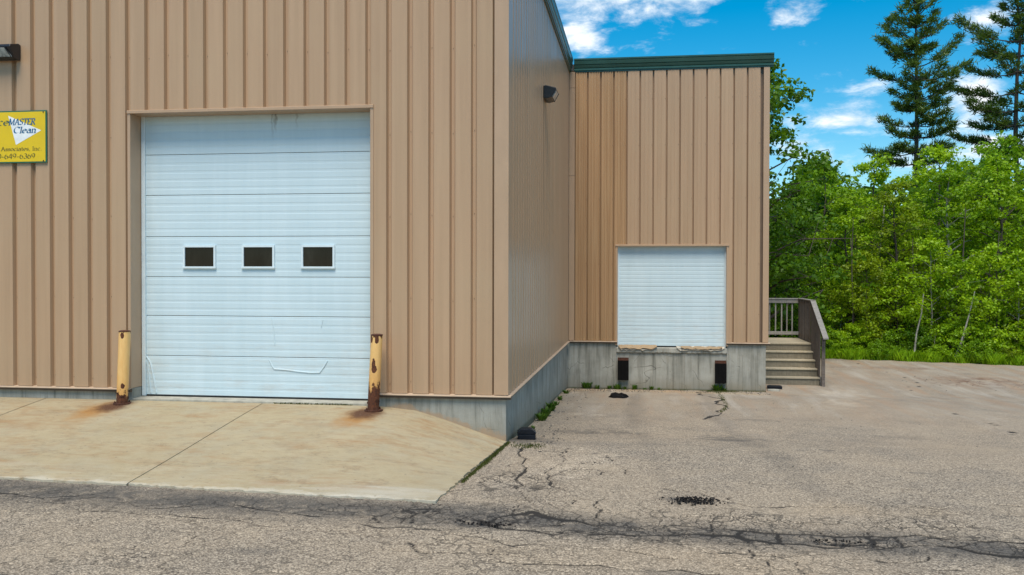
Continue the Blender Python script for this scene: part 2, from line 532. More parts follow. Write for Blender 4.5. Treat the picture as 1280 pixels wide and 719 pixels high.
def asphalt_b(t_, bs, out):
    co = world_co(t_)
    x, y, z = t_.sep(co)

    def at(n_):
        return t_.n('ShaderNodeAttribute', attribute_name=n_).outputs['Fac']
    crack, dark, pale, rust, tan = at('crack'), at('dark'), at('pale'), at('rust'), at('tan')
    agg = t_.vor(co, 74, 'F1', 'Color')
    aggv = t_.sep(agg)[0]
    agd = t_.vor(co, 74, 'F1', 'Distance')
    n_f = t_.noise(co, 26, 4, 0.7)
    n_m = t_.noise(co, 1.1, 6, 0.62, 0.3)
    n_l = t_.noise(t_.mapping(co, (0.5, 0.28, 1)), 0.6, 5, 0.6, 0.4)
    base = t_.ramp(t_.math('ADD', t_.math('MULTIPLY', aggv, 0.62), t_.math('MULTIPLY', n_f, 0.45)),
                   [(0.18, (0.08, 0.068, 0.056)), (0.40, (0.25, 0.208, 0.158)), (0.60, (0.365, 0.305, 0.232)), (0.84, (0.60, 0.505, 0.385))])
    smooth = t_.math('MAXIMUM', t_.rng(y, 15.5, 21, 0, 0.7), t_.math('MULTIPLY', t_.rng(n_m, 0.5, 0.7), 0.45))
    base = t_.mix(smooth, base, (0.31, 0.26, 0.20))
    # binder in the gaps between stones
    base = t_.mix(t_.rng(agd, 0.45, 0.75, 0, 0.55), base, (0.085, 0.075, 0.064))
    c = t_.mix(t_.rng(n_m, 0.3, 0.72), t_.mix(1.0, base, (0.80, 0.80, 0.81), 'MULTIPLY'), t_.mix(1.0, base, (1.16, 1.12, 1.06), 'MULTIPLY'))
    c = t_.mix(t_.math('MULTIPLY', t_.rng(n_l, 0.42, 0.7), 0.30), c, (0.40, 0.30, 0.20))
    c = t_.mix(t_.math('MULTIPLY', tan, 0.75), c, t_.mix(1.0, c, (1.42, 1.22, 0.92), 'MULTIPLY'))
    # fines wash: smoother dusty surface farther down the ramp
    dust = t_.math('MULTIPLY', t_.rng(y, 14, 22, 0, 1), t_.rng(t_.noise(t_.mapping(co, (1.4, 0.4, 1)), 1.0, 5, 0.6), 0.35, 0.7))
    c = t_.mix(t_.math('MULTIPLY', dust, 0.5), c, (0.40, 0.35, 0.28))
    strk = t_.noise(t_.mapping(co, (2.2, 0.22, 1), rot=(0, 0, -0.25)), 1.0, 6, 0.66, 0.3)
    c = t_.mix(t_.math('MULTIPLY', t_.rng(y, 16, 25, 0, 0.7), t_.rng(strk, 0.50, 0.64)), c, (0.33, 0.22, 0.14))
    c = t_.mix(t_.math('MULTIPLY', t_.rng(y, 14, 21, 0, 0.42), t_.rng(strk, 0.46, 0.30)), c, (0.47, 0.43, 0.375))
    c = t_.mix(t_.math('MULTIPLY', pale, 0.6), c, t_.mix(1.0, c, (1.5, 1.5, 1.5), 'MULTIPLY'))
    dk = t_.math('MULTIPLY', dark, t_.rng(t_.noise(co, 3.2, 6, 0.68, 0.4), 0.22, 0.52))
    c = t_.mix(t_.math('MULTIPLY', dk, 0.95), c, t_.mix(0.40, (0.10, 0.094, 0.086), t_.mix(1.0, c, (0.36, 0.36, 0.37), 'MULTIPLY')))
    c = t_.mix(t_.math('MULTIPLY', rust, t_.rng(t_.noise(t_.mapping(co, (1.5, 0.7, 1)), 2.5, 6, 0.7), 0.42, 0.62)), c, (0.15, 0.075, 0.045))
    # crazed (alligator) cracking where the surface has failed
    jit = t_.n('ShaderNodeTexNoise'); t_.link(co, jit.inputs['Vector']); jit.inputs['Scale'].default_value = 4; jit.inputs['Detail'].default_value = 5
    cj = t_.vmath('ADD', t_.mapping(co, (1, 0.75, 1)), t_.vmath('MULTIPLY', t_.vmath('SUBTRACT', jit.outputs[1], (0.5, 0.5, 0.5)), (0.35, 0.35, 0)))
    ve = t_.vor(cj, 4.2, 'DISTANCE_TO_EDGE', 'Distance')
    ve2 = t_.vor(t_.vmath('ADD', cj, (3.1, 1.7, 0)), 9.5, 'DISTANCE_TO_EDGE', 'Distance')
    al = at('crazed')
    part = t_.rng(t_.noise(co, 1.4, 4, 0.6), 0.38, 0.50)
    k1 = t_.math('MULTIPLY', t_.rng(ve, 0.012, 0.035, 1, 0), t_.math('MULTIPLY', al, part))
    k2 = t_.math('MULTIPLY', t_.rng(ve2, 0.02, 0.055, 0.75, 0), t_.math('MULTIPLY', t_.rng(al, 0.5, 0.9), part))
    kk = t_.math('MAXIMUM', t_.math('MAXIMUM', k1, k2), t_.rng(crack, 0.22, 0.62))
    c = t_.mix(t_.math('MULTIPLY', kk, 0.94, clamp=True), c, (0.022, 0.020, 0.018))
    # scattered drips
    sp = t_.vor(co, 0.9)
    c = t_.mix(t_.rng(sp, 0.02, 0.03, 0.8, 0), c, (0.03, 0.03, 0.03))
    t_.put(bs.inputs['Base Color'], c)
    bs.inputs['Roughness'].default_value = 0.92
    bs.inputs['Specular IOR Level'].default_value = 0.25
    h = t_.math('SUBTRACT', t_.math('ADD', t_.math('MULTIPLY', agd, -0.6), t_.math('MULTIPLY', n_f, 0.5)), t_.math('MULTIPLY', kk, 1.6))
    t_.link(t_.bump(h, 0.55, 0.012), bs.inputs['Normal'])


M_asphalt = mat('weathered_asphalt', asphalt_b)


def soil_b(t_, bs, out):
    co = world_co(t_)
    n_ = t_.noise(co, 2.5, 7, 0.7)
    t_.put(bs.inputs['Base Color'], t_.ramp(n_, [(0.3, (0.035, 0.028, 0.016)), (0.5, (0.05, 0.06, 0.02)), (0.7, (0.075, 0.095, 0.03))]))
    bs.inputs['Roughness'].default_value = 1.0
    t_.link(t_.bump(n_, 0.8, 0.05), bs.inputs['Normal'])


M_soil = mat('forest_floor', soil_b)


def door_b(t_, bs, out):
    co = world_co(t_)
    x, y, z = t_.sep(co)
    st = t_.noise(t_.mapping(co, (5, 5, 0.5)), 1.0, 5, 0.6)
    bl = t_.noise(co, 1.2, 5, 0.6)
    c = t_.mix(t_.rng(st, 0.35, 0.7), (0.545, 0.665, 0.705), (0.595, 0.71, 0.75))
    c = t_.mix(t_.math('MULTIPLY', t_.rng(bl, 0.5, 0.75), 0.35), c, (0.525, 0.64, 0.685))
    # scuffs along the bottom sections
    sc = t_.noise(t_.mapping(co, (2.0, 2.0, 9)), 1.0, 6, 0.7)
    c = t_.mix(t_.math('MULTIPLY', t_.rng(z, 1.1, 2.6, 0.5, 0.06), t_.rng(sc, 0.50, 0.68)), c, (0.50, 0.49, 0.45))
    # black drip from the operator shaft at the head of the big door
    for dx, w_, ln, amt in ((-5.50, 0.035, 0.30, 0.8), (-5.55, 0.02, 0.42, 0.5), (-5.16, 0.022, 0.25, 0.45), (-5.35, 0.30, 0.12, 0.25)):
        dd = t_.math('ABSOLUTE', t_.math('ADD', t_.math('SUBTRACT', x, dx), t_.math('MULTIPLY', t_.math('SUBTRACT', t_.noise(co, 7, 3), 0.5), 0.12)))
        m_ = t_.math('MULTIPLY', t_.rng(dd, 0.0, w_, 1, 0), t_.rng(z, 5.44 - ln, 5.44, 0, 1))
        c = t_.mix(t_.math('MULTIPLY', m_, amt), c, (0.10, 0.09, 0.08))
    t_.put(bs.inputs['Base Color'], c)
    bs.inputs['Roughness'].default_value = 0.42
    t_.link(t_.bump(t_.noise(t_.mapping(co, (1.2, 1.2, 3)), 1.0, 3), 0.12, 0.01), bs.inputs['Normal'])


M_door = mat('white_painted_door_steel', door_b)
M_white = mat('white_vinyl', simple((0.66, 0.75, 0.78), 0.4, 0, 0.06, 5))
M_seal = mat('black_rubber_seal', simple((0.012, 0.012, 0.013), 0.7))
M_rubber = mat('black_dock_rubber', simple((0.006, 0.0055, 0.0055), 0.85, 0, 0.4, 14, 0.6, 30, 0.12))


def pane_b(t_, bs, out):
    co = world_co(t_)
    n_ = t_.noise(t_.mapping(co, (3, 1, 0.8)), 1.3, 3, 0.6)
    t_.put(bs.inputs['Base Color'], t_.ramp(n_, [(0.35, (0.004, 0.0045, 0.005)), (0.6, (0.012, 0.012, 0.011)), (0.75, (0.028, 0.028, 0.025))]))
    bs.inputs['Roughness'].default_value = 0.05
    bs.inputs['Specular IOR Level'].default_value = 0.25


M_pane = mat('dark_window_pane', pane_b)
M_green = mat('green_roof_edge_metal', simple((0.022, 0.075, 0.058), 0.34, 0, 0.12, 3))
M_roof = mat('roof_membrane', simple((0.2, 0.2, 0.19), 0.9))
M_black = mat('bronze_black_housing', simple((0.012, 0.013, 0.016), 0.38, 0, 0.2, 20))


def lens_b(t_, bs, out):
    co = obj_co(t_)
    n_ = t_.noise(t_.mapping(co, (9, 9, 9)), 1.0, 4, 0.6)
    t_.put(bs.inputs['Base Color'], t_.mix(t_.rng(n_, 0.35, 0.65), (0.16, 0.18, 0.18), (0.55, 0.58, 0.56)))
    bs.inputs['Roughness'].default_value = 0.12
    t_.link(t_.bump(t_.sep(t_.mapping(co, (1, 1, 1)))[0], 0.1, 0.01), bs.inputs['Normal'])


M_lens = mat('lamp_glass', lens_b)


def bollard_b(seed, low, spots):
    def b(t_, bs, out):
        co = obj_co(t_)
        x, y, z = t_.sep(co)
        n_ = t_.noise(t_.mapping(co, (1, 1, 0.55), loc=(seed, 0, 0)), 16, 6, 0.68)
        n2 = t_.noise(t_.mapping(co, (1, 1, 0.22), loc=(0, seed, 0)), 26, 5, 0.65)
        ang = t_.n('ShaderNodeCombineXYZ')
        yel = t_.mix(t_.rng(n2, 0.35, 0.7), (0.74, 0.40, 0.115), (0.84, 0.52, 0.19))
        pale_ = t_.mix(t_.rng(z, 0.2, 0.75), yel, t_.mix(0.4, yel, (0.84, 0.55, 0.225)))
        rustc = t_.mix(t_.rng(t_.noise(co, 40, 4, 0.7), 0.35, 0.7), (0.045, 0.014, 0.008), (0.17, 0.055, 0.018))
        # chipped to rust at the foot, at the rim and in a few spots
        foot = t_.rng(t_.math('ADD', z, t_.math('MULTIPLY', t_.math('SUBTRACT', n_, 0.5), 0.85)), low * 0.55, low * 0.62, 1, 0)
        rim = t_.rng(t_.math('ADD', z, t_.math('MULTIPLY', t_.math('SUBTRACT', n2, 0.5), 0.35)), 1.075, 1.09, 0, 1)
        m_ = t_.math('MAXIMUM', foot, rim)
        for (sx, sz, rx, rz_) in spots:
            q = t_.vmath('MULTIPLY', t_.vmath('SUBTRACT', co, (sx, -0.08, sz)), (1 / rx, 3, 1 / rz_))
            l = t_.math('ADD', t_.vmath('LENGTH', q), t_.math('MULTIPLY', t_.math('SUBTRACT', n_, 0.5), 1.6))
            m_ = t_.math('MAXIMUM', m_, t_.rng(l, 0.9, 1.0, 1, 0))
        stain = t_.math('MULTIPLY', t_.rng(z, 0.0, low * 1.7, 1, 0, True), t_.rng(n2, 0.35, 0.62))
        c = t_.mix(t_.math('MULTIPLY', stain, 0.8), pale_, (0.48, 0.17, 0.025))
        c = t_.mix(m_, c, rustc)
        t_.put(bs.inputs['Base Color'], c)
        t_.put(bs.inputs['Roughness'], t_.mix(m_, (0.5, 0.5, 0.5), (0.9, 0.9, 0.9)))
        t_.link(t_.bump(t_.math('MULTIPLY', m_, t_.math('ADD', -1.0, t_.math('MULTIPLY', n_, 0.8))), 0.5, 0.006), bs.inputs['Normal'])
    return b


M_bol1 = mat('worn_yellow_post_paint', bollard_b(1.3, 0.26, [(0.05, 0.27, 0.025, 0.045), (0.05, 1.03, 0.028, 0.05)]))
M_bol2 = mat('flaking_yellow_post_paint', bollard_b(4.1, 0.60, [(0.030, 0.66, 0.030, 0.085), (0.034, 0.61, 0.042, 0.065), (0.075, 1.03, 0.03, 0.065), (-0.01, 1.03, 0.03, 0.055)]))
M_rust = mat('rusted_steel', simple((0.075, 0.026, 0.013), 0.92, 0, 0.5, 30, 0.6, 60))


def oldwood_b(c0, c1):
    def b(t_, bs, out):
        co = obj_co(t_)
        oi = t_.n('ShaderNodeObjectInfo').outputs['Random']
        w_ = t_.noise(t_.mapping(co, (2.5, 14, 14)), 2.0, 6, 0.65, 0.6)
        w2 = t_.noise(t_.mapping(co, (14, 14, 2.5)), 2.0, 6, 0.65, 0.6)
        c = t_.mix(t_.rng(t_.math('MULTIPLY', t_.math('ADD', w_, w2), 0.5), 0.36, 0.64), c0, c1)
        c = t_.mix(1.0, c, t_.mix(oi, (0.78, 0.78, 0.78), (1.15, 1.13, 1.1)), 'MULTIPLY')
        t_.put(bs.inputs['Base Color'], c)
        bs.inputs['Roughness'].default_value = 0.9
        bs.inputs['Specular IOR Level'].default_value = 0.2
        t_.link(t_.bump(w_, 0.4, 0.004), bs.inputs['Normal'])
    return b


M_tread = mat('weathered_deck_board', oldwood_b((0.33, 0.28, 0.20), (0.52, 0.46, 0.34)))
M_riser = mat('dark_riser_board', oldwood_b((0.15, 0.13, 0.095), (0.25, 0.22, 0.165)))  # darker wood colour than the treads
M_rail = mat('grey_weathered_rail', oldwood_b((0.19, 0.18, 0.165), (0.36, 0.34, 0.31)))
M_darkwood = mat('brown_stained_rail_board', oldwood_b((0.085, 0.070, 0.060), (0.19, 0.16, 0.14)))
M_ply = mat('torn_tan_board', oldwood_b((0.30, 0.21, 0.125), (0.46, 0.34, 0.215)))
M_torn = mat('torn_white_edge', simple((0.50, 0.45, 0.37), 0.9, 0, 0.25, 18, 0.5))


def leaf_mat(name, c0, c1, trans=0.45, rough=0.45):
    def b(t_, bs, out):
        g_ = t_.n('ShaderNodeNewGeometry')
        r_ = g_.outputs['Random Per Island']
        oi = t_.n('ShaderNodeObjectInfo').outputs['Random']
        n_ = t_.noise(g_.outputs['Position'], 0.9, 3, 0.5)
        f = t_.math('ADD', t_.math('MULTIPLY', r_, 0.6), t_.math('MULTIPLY', t_.rng(n_, 0.3, 0.7), 0.4))
        c = t_.mix(f, c0, c1)
        c = t_.mix(1.0, c, t_.mix(oi, (0.85, 0.9, 0.9), (1.12, 1.08, 1.0)), 'MULTIPLY')
        t_.put(bs.inputs['Base Color'], c)
        bs.inputs['Roughness'].default_value = rough
        bs.inputs['Specular IOR Level'].default_value = 0.3
        tr = t_.n('ShaderNodeBsdfTranslucent')
        t_.put(tr.inputs[0], t_.mix(1.0, c, (1.3, 1.25, 0.55), 'MULTIPLY'))
        mx = t_.n('ShaderNodeMixShader')
        mx.inputs[0].default_value = trans
        t_.link(bs.outputs[0], mx.inputs[1]); t_.link(tr.outputs[0], mx.inputs[2])
        t_.link(mx.outputs[0], out.inputs[0])
    return b


def lm(name, c0, c1, trans=0.36):
    return mat(name, leaf_mat(name, c0, c1, trans))


L_bright = lm('spring_leaf', (0.185, 0.33, 0.007), (0.36, 0.54, 0.012))
L_mid = lm('mid_green_leaf', (0.13, 0.265, 0.007), (0.26, 0.43, 0.012))
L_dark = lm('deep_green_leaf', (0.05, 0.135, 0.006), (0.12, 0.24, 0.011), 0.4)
L_olive = lm('olive_leaf', (0.155, 0.235, 0.008), (0.29, 0.39, 0.012))
L_needle = lm('pine_needle', (0.045, 0.095, 0.018), (0.125, 0.195, 0.03), 0.28)
L_grass = lm('grass_blade', (0.20, 0.38, 0.010), (0.40, 0.60, 0.022), 0.45)
L_weed = lm('weed_leaf', (0.045, 0.115, 0.012), (0.12, 0.22, 0.02), 0.35)
L_moss = lm('moss_tuft', (0.045, 0.055, 0.012), (0.10, 0.115, 0.02), 0.2)
M_bark = mat('brown_bark', simple((0.075, 0.06, 0.048), 0.95, 0, 0.4, 9, 0.8, 30))
M_palebark = mat('pale_birch_bark', simple((0.30, 0.28, 0.24), 0.9, 0, 0.4, 9, 0.6, 30))

# ------------------------------------------------------------------ ground
YS = np.linspace(-60, 80, 2801)
ZS = np.interp(YS, [-60, 6, 8.3, 9, 13, 15.1, 18.3, 22, 24.2, 80], [.70, .70, .66, .68, .59, .40, .265, .13, 0, 0])
KR = np.exp(-np.linspace(-2, 2, 33) ** 2); KR /= KR.sum()
ZS = np.convolve(np.pad(ZS, 16, mode='edge'), KR, 'valid')


def G(y):
    return float(np.interp(y, YS, ZS))


CR = {
 'A': [(-3.14, 8.7), (-2.85, 8.57), (-2.52, 8.53), (-2.27, 8.8), (-2.01, 8.89)],
 'A2': [(-6.74, 8.87), (-6.19, 8.74), (-5.82, 8.86), (-5.65, 8.99), (-5.77, 9.44)],
 'A3': [(-5.52, 8.28), (-5.15, 8.36), (-4.62, 8.32), (-3.94, 8.27), (-2.97, 8.22), (-2.41, 8.16), (-1.96, 8.18), (-1.41, 8.0), (-1.09, 7.79), (-0.69, 7.95), (-0.4, 7.85), (0.0, 7.76), (0.52, 7.61), (1.02, 7.51), (1.49, 7.42)],
 'A4': [(-5.63, 8.82), (-5.18, 8.69), (-4.52, 8.6), (-3.99, 8.73), (-3.5, 8.57), (-3.05, 8.46)],
 'B': [(-1.98, 8.78), (-1.78, 8.75), (-1.59, 8.61), (-1.45, 8.44), (-1.23, 8.8), (-1.05, 8.91), (-0.83, 8.71), (-0.6, 8.69), (-0.36, 8.51), (0.0, 8.31), (0.29, 8.35), (0.75, 8.42), (0.92, 8.34), (1.18, 8.23), (1.45, 8.22), (1.71, 8.19), (2.0, 8.3), (2.25, 8.25), (2.61, 8.35), (2.98, 8.1), (3.16, 8.09), (3.48, 7.98)],
 'C': [(-1.48, 8.43), (-1.08, 8.28), (-0.57, 8.33), (-0.07, 8.3)],
 'E': [(-0.09, 10.25), (0.35, 10.15), (0.83, 9.71), (1.53, 9.57), (2.24, 9.61), (3.02, 9.67), (3.85, 9.88)],
 'Gg': [(0.3, 8.68), (0.73, 8.61), (1.09, 8.56), (1.51, 8.55), (2.06, 8.55), (2.5, 8.66), (2.93, 8.53), (3.32, 8.49), (3.71, 8.37)],
 'H': [(1.94, 24.17), (1.9, 21.4), (1.85, 19.68), (1.57, 18.58), (1.19, 17.53)],
 'I': [(6.34, 19.84), (6.4, 17.85), (6.3, 16.67), (6.26, 15.47)],
 'J': [(8.07, 32.02), (7.81, 27.12), (7.41, 23.78)],
 'J2': [(7.19, 33.31), (7.34, 30.59), (6.96, 24.84)],
 'K': [(-1.61, 12.74), (-1.62, 12.2), (-1.47, 11.39), (-1.42, 10.39), (-1.26, 9.72), (-1.24, 8.88)],
 'L': [(-2.07, 9.17), (-1.9, 9.78), (-1.78, 10.15), (-1.47, 10.47), (-1.38, 10.88)],
 'M': [(-1.21, 12.67), (-1.0, 11.47), (-1.04, 10.45), (-0.82, 9.96), (-0.62, 8.97)],
 'N': [(0.95, 8.62), (0.89, 8.39), (0.95, 8.25)],
 'O': [(1.24, 8.56), (1.22, 8.29)],
 'P': [(2.02, 8.52), (2.01, 8.26)],
 'Q': [(2.28, 8.6), (2.25, 8.25)],
 'R': [(1.65, 8.54), (1.53, 8.24)],
 'S': [(-1.29, 7.33), (-0.64, 7.34), (0.0, 7.27), (0.62, 7.28)],
 'T': [(0.67, 7.87), (1.06, 7.83), (1.95, 7.83), (2.52, 7.66)],
 'U': [(-2.52, 8.53), (-2.37, 8.28)],
 'V': [(-2.27, 8.8), (-2.11, 8.34)],
 'W': [(0.55, 10.71), (1.43, 10.59), (2.35, 10.83), (3.06, 10.6)],
 'X': [(-1.22, 14.84), (-0.53, 15.27), (-0.0, 15.03)],
}



def ragged(pts, rough=0.16, n=4, seed=0):
    r_ = np.random.default_rng(seed)
    p = np.array(pts, dtype=float)
    for k in range(n):
        mid = (p[1:] + p[:-1]) / 2
        dv = p[1:] - p[:-1]
        ln = np.hypot(dv[:, 0], dv[:, 1])
        nrm = np.stack([-dv[:, 1], dv[:, 0]], 1)
        mid = mid + nrm * (r_.normal(0, rough, len(mid)))[:, None]
        q = np.empty((len(p) + len(mid), 2)); q[0::2] = p; q[1::2] = mid
        p = q
        rough *= 0.85
    return p


def seg_dist(px, py, poly, reach):
    """distance from points to a polyline, evaluated near it only"""
    dmin = np.full(px.shape, 9.0)
    for a, b in zip(poly[:-1], poly[1:]):
        lo = np.minimum(a, b) - reach; hi = np.maximum(a, b) + reach
        i0, i1 = np.searchsorted(GX, [lo[0], hi[0]]); j0, j1 = np.searchsorted(GY, [lo[1], hi[1]])
        if i1 <= i0 or j1 <= j0: continue
        sx = px[j0:j1, i0:i1]; sy = py[j0:j1, i0:i1]
        dv = b - a; L = max(1e-9, float(dv @ dv))
        u_ = np.clip(((sx - a[0]) * dv[0] + (sy - a[1]) * dv[1]) / L, 0, 1)
        dd = np.hypot(sx - a[0] - u_ * dv[0], sy - a[1] - u_ * dv[1])
        dmin[j0:j1, i0:i1] = np.minimum(dmin[j0:j1, i0:i1], dd)
    return dmin


GX = np.concatenate([np.linspace(-60, -16, 12)[:-1], np.linspace(-16, -7.5, 40)[:-1], np.arange(-7.5, 4.6, 0.022),
                     np.arange(4.62, 15, 0.12), np.linspace(15.2, 60, 16)])
GY = np.concatenate([np.linspace(-45, 4, 16)[:-1], np.arange(4.0, 6.4, 0.2), np.arange(6.4, 9.6, 0.02), np.arange(9.6, 13.2, 0.035),
                     np.arange(13.2, 24.4, 0.08), np.arange(24.4, 36.4, 0.25)])
PX, PY = np.meshgrid(GX, GY)


def vnoise(px, py, s, seed):
    r_ = np.random.default_rng(seed)
    g_ = r_.random((64, 64))
    u_ = px / s; v_ = py / s
    i = np.floor(u_).astype(int); j = np.floor(v_).astype(int)
    fu = u_ - i; fv = v_ - j
    fu = fu * fu * (3 - 2 * fu); fv = fv * fv * (3 - 2 * fv)
    a = g_[j % 64, i % 64]; b = g_[j % 64, (i + 1) % 64]; c = g_[(j + 1) % 64, i % 64]; e = g_[(j + 1) % 64, (i + 1) % 64]
    return (a * (1 - fu) + b * fu) * (1 - fv) + (c * (1 - fu) + e * fu) * fv - 0.5


def fade(d_, w):
    return np.clip(1 - d_ / w, 0, 1)


PZ = np.interp(PY, YS, ZS)
PZ = PZ + 0.020 * vnoise(PX, PY, 1.7, 1) + 0.010 * vnoise(PX, PY, 0.5, 2) + 0.004 * vnoise(PX, PY, 0.12, 3)
crack = np.zeros_like(PX)
WIDE = dict(B=0.028, A=0.020, N=0.018, O=0.018, P=0.018, Q=0.018, R=0.018, H=0.040, I=0.02, J=0.012, J2=0.012, A3=0.018, A4=0.017, E=0.016, Gg=0.023, C=0.018, A2=0.016, K=0.014)
for n_, (k_, pl) in enumerate(CR.items()):
    rp = ragged(pl, 0.10, 4, n_)
    w_ = WIDE.get(k_, 0.013)
    dd = seg_dist(PX, PY, rp, 0.12)
    wv = w_ * np.clip(0.75 + 1.6 * vnoise(PX, PY, 0.35, 20 + n_), 0.15, 1.8)
    crack = np.maximum(crack, np.clip((wv - dd) / 0.016 + 0.5, 0, 1) * (0.95 if k_ not in ('A3', 'S', 'T', 'W', 'X', 'M', 'L') else 0.7))
# short hairline strays off the main cracks
rs = random.Random(5)
for k_ in range(190):
    bx = rs.uniform(-2.2, 4.0); by = 8.4 + rs.gauss(0, 0.35) - 0.05 * max(0, bx)
    if 48 < k_ < 75: bx = rs.uniform(-1.9, 0.0); by = rs.uniform(9.0, 12.5)
    if k_ >= 75: bx = rs.uniform(-6.8, 3.8); by = float(np.interp(bx, [-7, -2, 0, 4], [8.7, 8.45, 8.3, 8.15])) + rs.gauss(0, 0.30)
    if k_ >= 150: bx = rs.uniform(-5.5, 3.0); by = rs.uniform(6.6, 8.0)
    if bx < -2.0 and by > 9.0: continue
    a_ = (rs.uniform(-0.5, 0.5) + (1.57 if rs.random() < 0.3 else 0)) if k_ < 75 else rs.gauss(-0.05, 0.16) + (1.3 if rs.random() < 0.15 else 0)
    ln = rs.uniform(0.15, 0.6) * (1.0 if k_ < 75 else 1.6)
    rp = ragged([(bx, by), (bx + ln * math.cos(a_), by + ln * math.sin(a_))], 0.16, 4, 100 + k_)
    dd = seg_dist(PX, PY, rp, 0.08)
    crack = np.maximum(crack, np.clip(((0.010 if k_ < 75 else 0.0075) - dd) / 0.014 + 0.5, 0, 1) * (0.85 if k_ < 75 else 0.8))
PZ = PZ - 0.018 * crack
DARKL = np.array([(-9, 9.05), (-6.84, 9.02), (-4.92, 8.86), (-3.15, 8.73), (-1.84, 8.66), (-1.22, 8.68), (-0.44, 8.53), (0.72, 8.40), (1.75, 8.36), (2.63, 8.33), (3.34, 8.18), (4.6, 8.0)])
dd = seg_dist(PX, PY, DARKL, 0.9)
wl = np.interp(PX, [-8, -2.2, -1.2, 0.5, 4], [0.64, 0.50, 0.44, 0.38, 0.46])
dark = np.clip(1.25 - dd / wl, 0, 1) * np.interp(PX, [-8, -2.4, -1.5, 0.2, 2, 4], [1.0, 1.0, 1.1, 0.9, 0.95, 1.0])
for (cx, cy, rx, ry, am) in ((-1.5, 8.45, .34, .16, 1), (-0.2, 8.58, .38, .14, 1), (1.72, 8.29, .35, .10, 1), (0.56, 9.62, .30, .16, .8),
                             (1.39, 14.6, .5, .5, .6), (-0.5, 15.15, .8, .5, .55), (-1.62, 13.55, .35, .55, .6), (0.75, 8.38, .3, .09, 1), (-1.9, 8.85, .35, .25, .7)):
    q = np.hypot((PX - cx) / rx, (PY - cy) / ry) + 1.0 * vnoise(PX, PY, 0.12, 31) + 0.7 * vnoise(PX, PY, 0.3, 32)
    dark = np.maximum(dark, np.clip(1.6 - 1.4 * q, 0, 1) * am * 1.25)
for (cx, cy, r_) in ((-1.5, 8.45, 0.20), (1.72, 8.30, 0.2), (-0.2, 8.58, 0.2)):
    PZ = PZ - 0.03 * np.clip(1 - np.hypot((PX - cx), (PY - cy) * 2) / r_, 0, 1)
for (cx, cy, rx, ry, am) in ((1.9, 12.4, .16, .10, .7), (2.6, 13.2, .10, .07, .7), (0.9, 13.4, .07, .05, .8), (-0.6, 12.3, .06, .05, .9), (-0.25, 12.1, .09, .05, .7), (3.4, 11.6, .2, .10, .5), (0.2, 7.2, .3, .12, .45), (-3.2, 7.3, .3, .10, .45), (2.2, 17.5, .5, .25, .45), (4.2, 15.5, .6, .3, .35)):
    q = np.hypot((PX - cx) / rx, (PY - cy) / ry) + 0.9 * vnoise(PX, PY, 0.09, 33)
    dark = np.maximum(dark, np.clip(1.6 - 1.4 * q, 0, 1) * am)
for xw in (0.15, 1.75):
    path = xw + 0.30 * np.sin(PY * 0.25)
    q = np.abs(PX - path) / 0.20 + 1.4 * vnoise(PX, PY, 0.6, 34) + 1.0 * vnoise(PX, PY, 2.5, 35)
    dark = np.maximum(dark, np.clip(1.1 - q, 0, 1) * 0.30 * np.clip((PY - 9.5) / 2, 0, 1))
pale = np.zeros_like(PX)
for (cx, cy, rx, ry, am) in ((-1.05, 10.9, .5, .8, .8), (-1.45, 10.2, .4, .5, .9), (-0.6, 11.8, .5, .9, .6), (-1.86, 16.1, .10, .3, .9), (-1.24, 17.85, .22, .25, 1),
                             (-0.85, 17.8, .3, .13, 1), (4.55, 21.0, .35, 1.2, .6), (1.72, 15.95, .30, .10, 1), (3.72, 13.9, .22, .10, 1), (5.0, 24, .7, 2, .6), (-1.75, 22.6, .25, .4, .9)):
    q = np.hypot((PX - cx) / rx, (PY - cy) / ry) + 1.2 * vnoise(PX, PY, 0.1, 41) + 0.9 * vnoise(PX, PY, 0.35, 42)
    pale = np.maximum(pale, np.clip(1.5 - 1.5 * q, 0, 1) * am)
rust = np.zeros_like(PX)
for (cx, cy, rx, ry, am) in ((9.3, 27.6, 1.5, 1.3, .9), (10.8, 26.4, 1.8, 1.0, .8), (8.0, 31, 2.5, 0.8, .5)):
    q = np.hypot((PX - cx) / rx, (PY - cy) / ry) + 1.0 * vnoise(PX, PY, 0.6, 51)
    rust = np.maximum(rust, np.clip(1.4 - 1.4 * q, 0, 1) * am)
crz = np.clip(1.25 - dd / 0.55, 0, 1) * np.interp(PX, [-8, -3, -2, 0, 4], [.55, .7, 1, .9, .9])
crz = np.maximum(crz, 0.55 * np.clip((11.5 - PY) / 2.5, 0, 1) * np.clip(0.75 + 1.1 * vnoise(PX, PY, 1.3, 71), 0, 1))
for (cx, cy, rx, ry) in ((-1.3, 10.3, .9, 1.8), (0.8, 8.9, 1.6, .7), (2.6, 8.9, 1.4, .7)):
    crz = np.maximum(crz, np.clip(1.5 - 1.5 * np.hypot((PX - cx) / rx, (PY - cy) / ry), 0, 1) * 0.85)
tan = np.zeros_like(PX)
for (cx, cy, rx, ry, am) in ((-0.2, 23.7, 2.2, .55, 1), (2.2, 23.4, 1.6, .5, .9), (2.4, 9.5, 1.2, .4, .15), (0.2, 7.6, 2, .5, .12)):
    q = np.hypot((PX - cx) / rx, (PY - cy) / ry) + 0.8 * vnoise(PX, PY, 0.4, 61)
    tan = np.maximum(tan, np.clip(1.5 - 1.4 * q, 0, 1) * am)
ny, nx = PX.shape
idx = np.arange(nx * ny).reshape(ny, nx)
fq = np.stack([idx[:-1, :-1], idx[:-1, 1:], idx[1:, 1:], idx[1:, :-1]], -1).reshape(-1, 4)
gm = mesh_np('asphalt_lot', np.stack([PX, PY, PZ], -1).reshape(-1, 3), fq)
gm.polygons.foreach_set('use_smooth', [True] * len(gm.polygons))
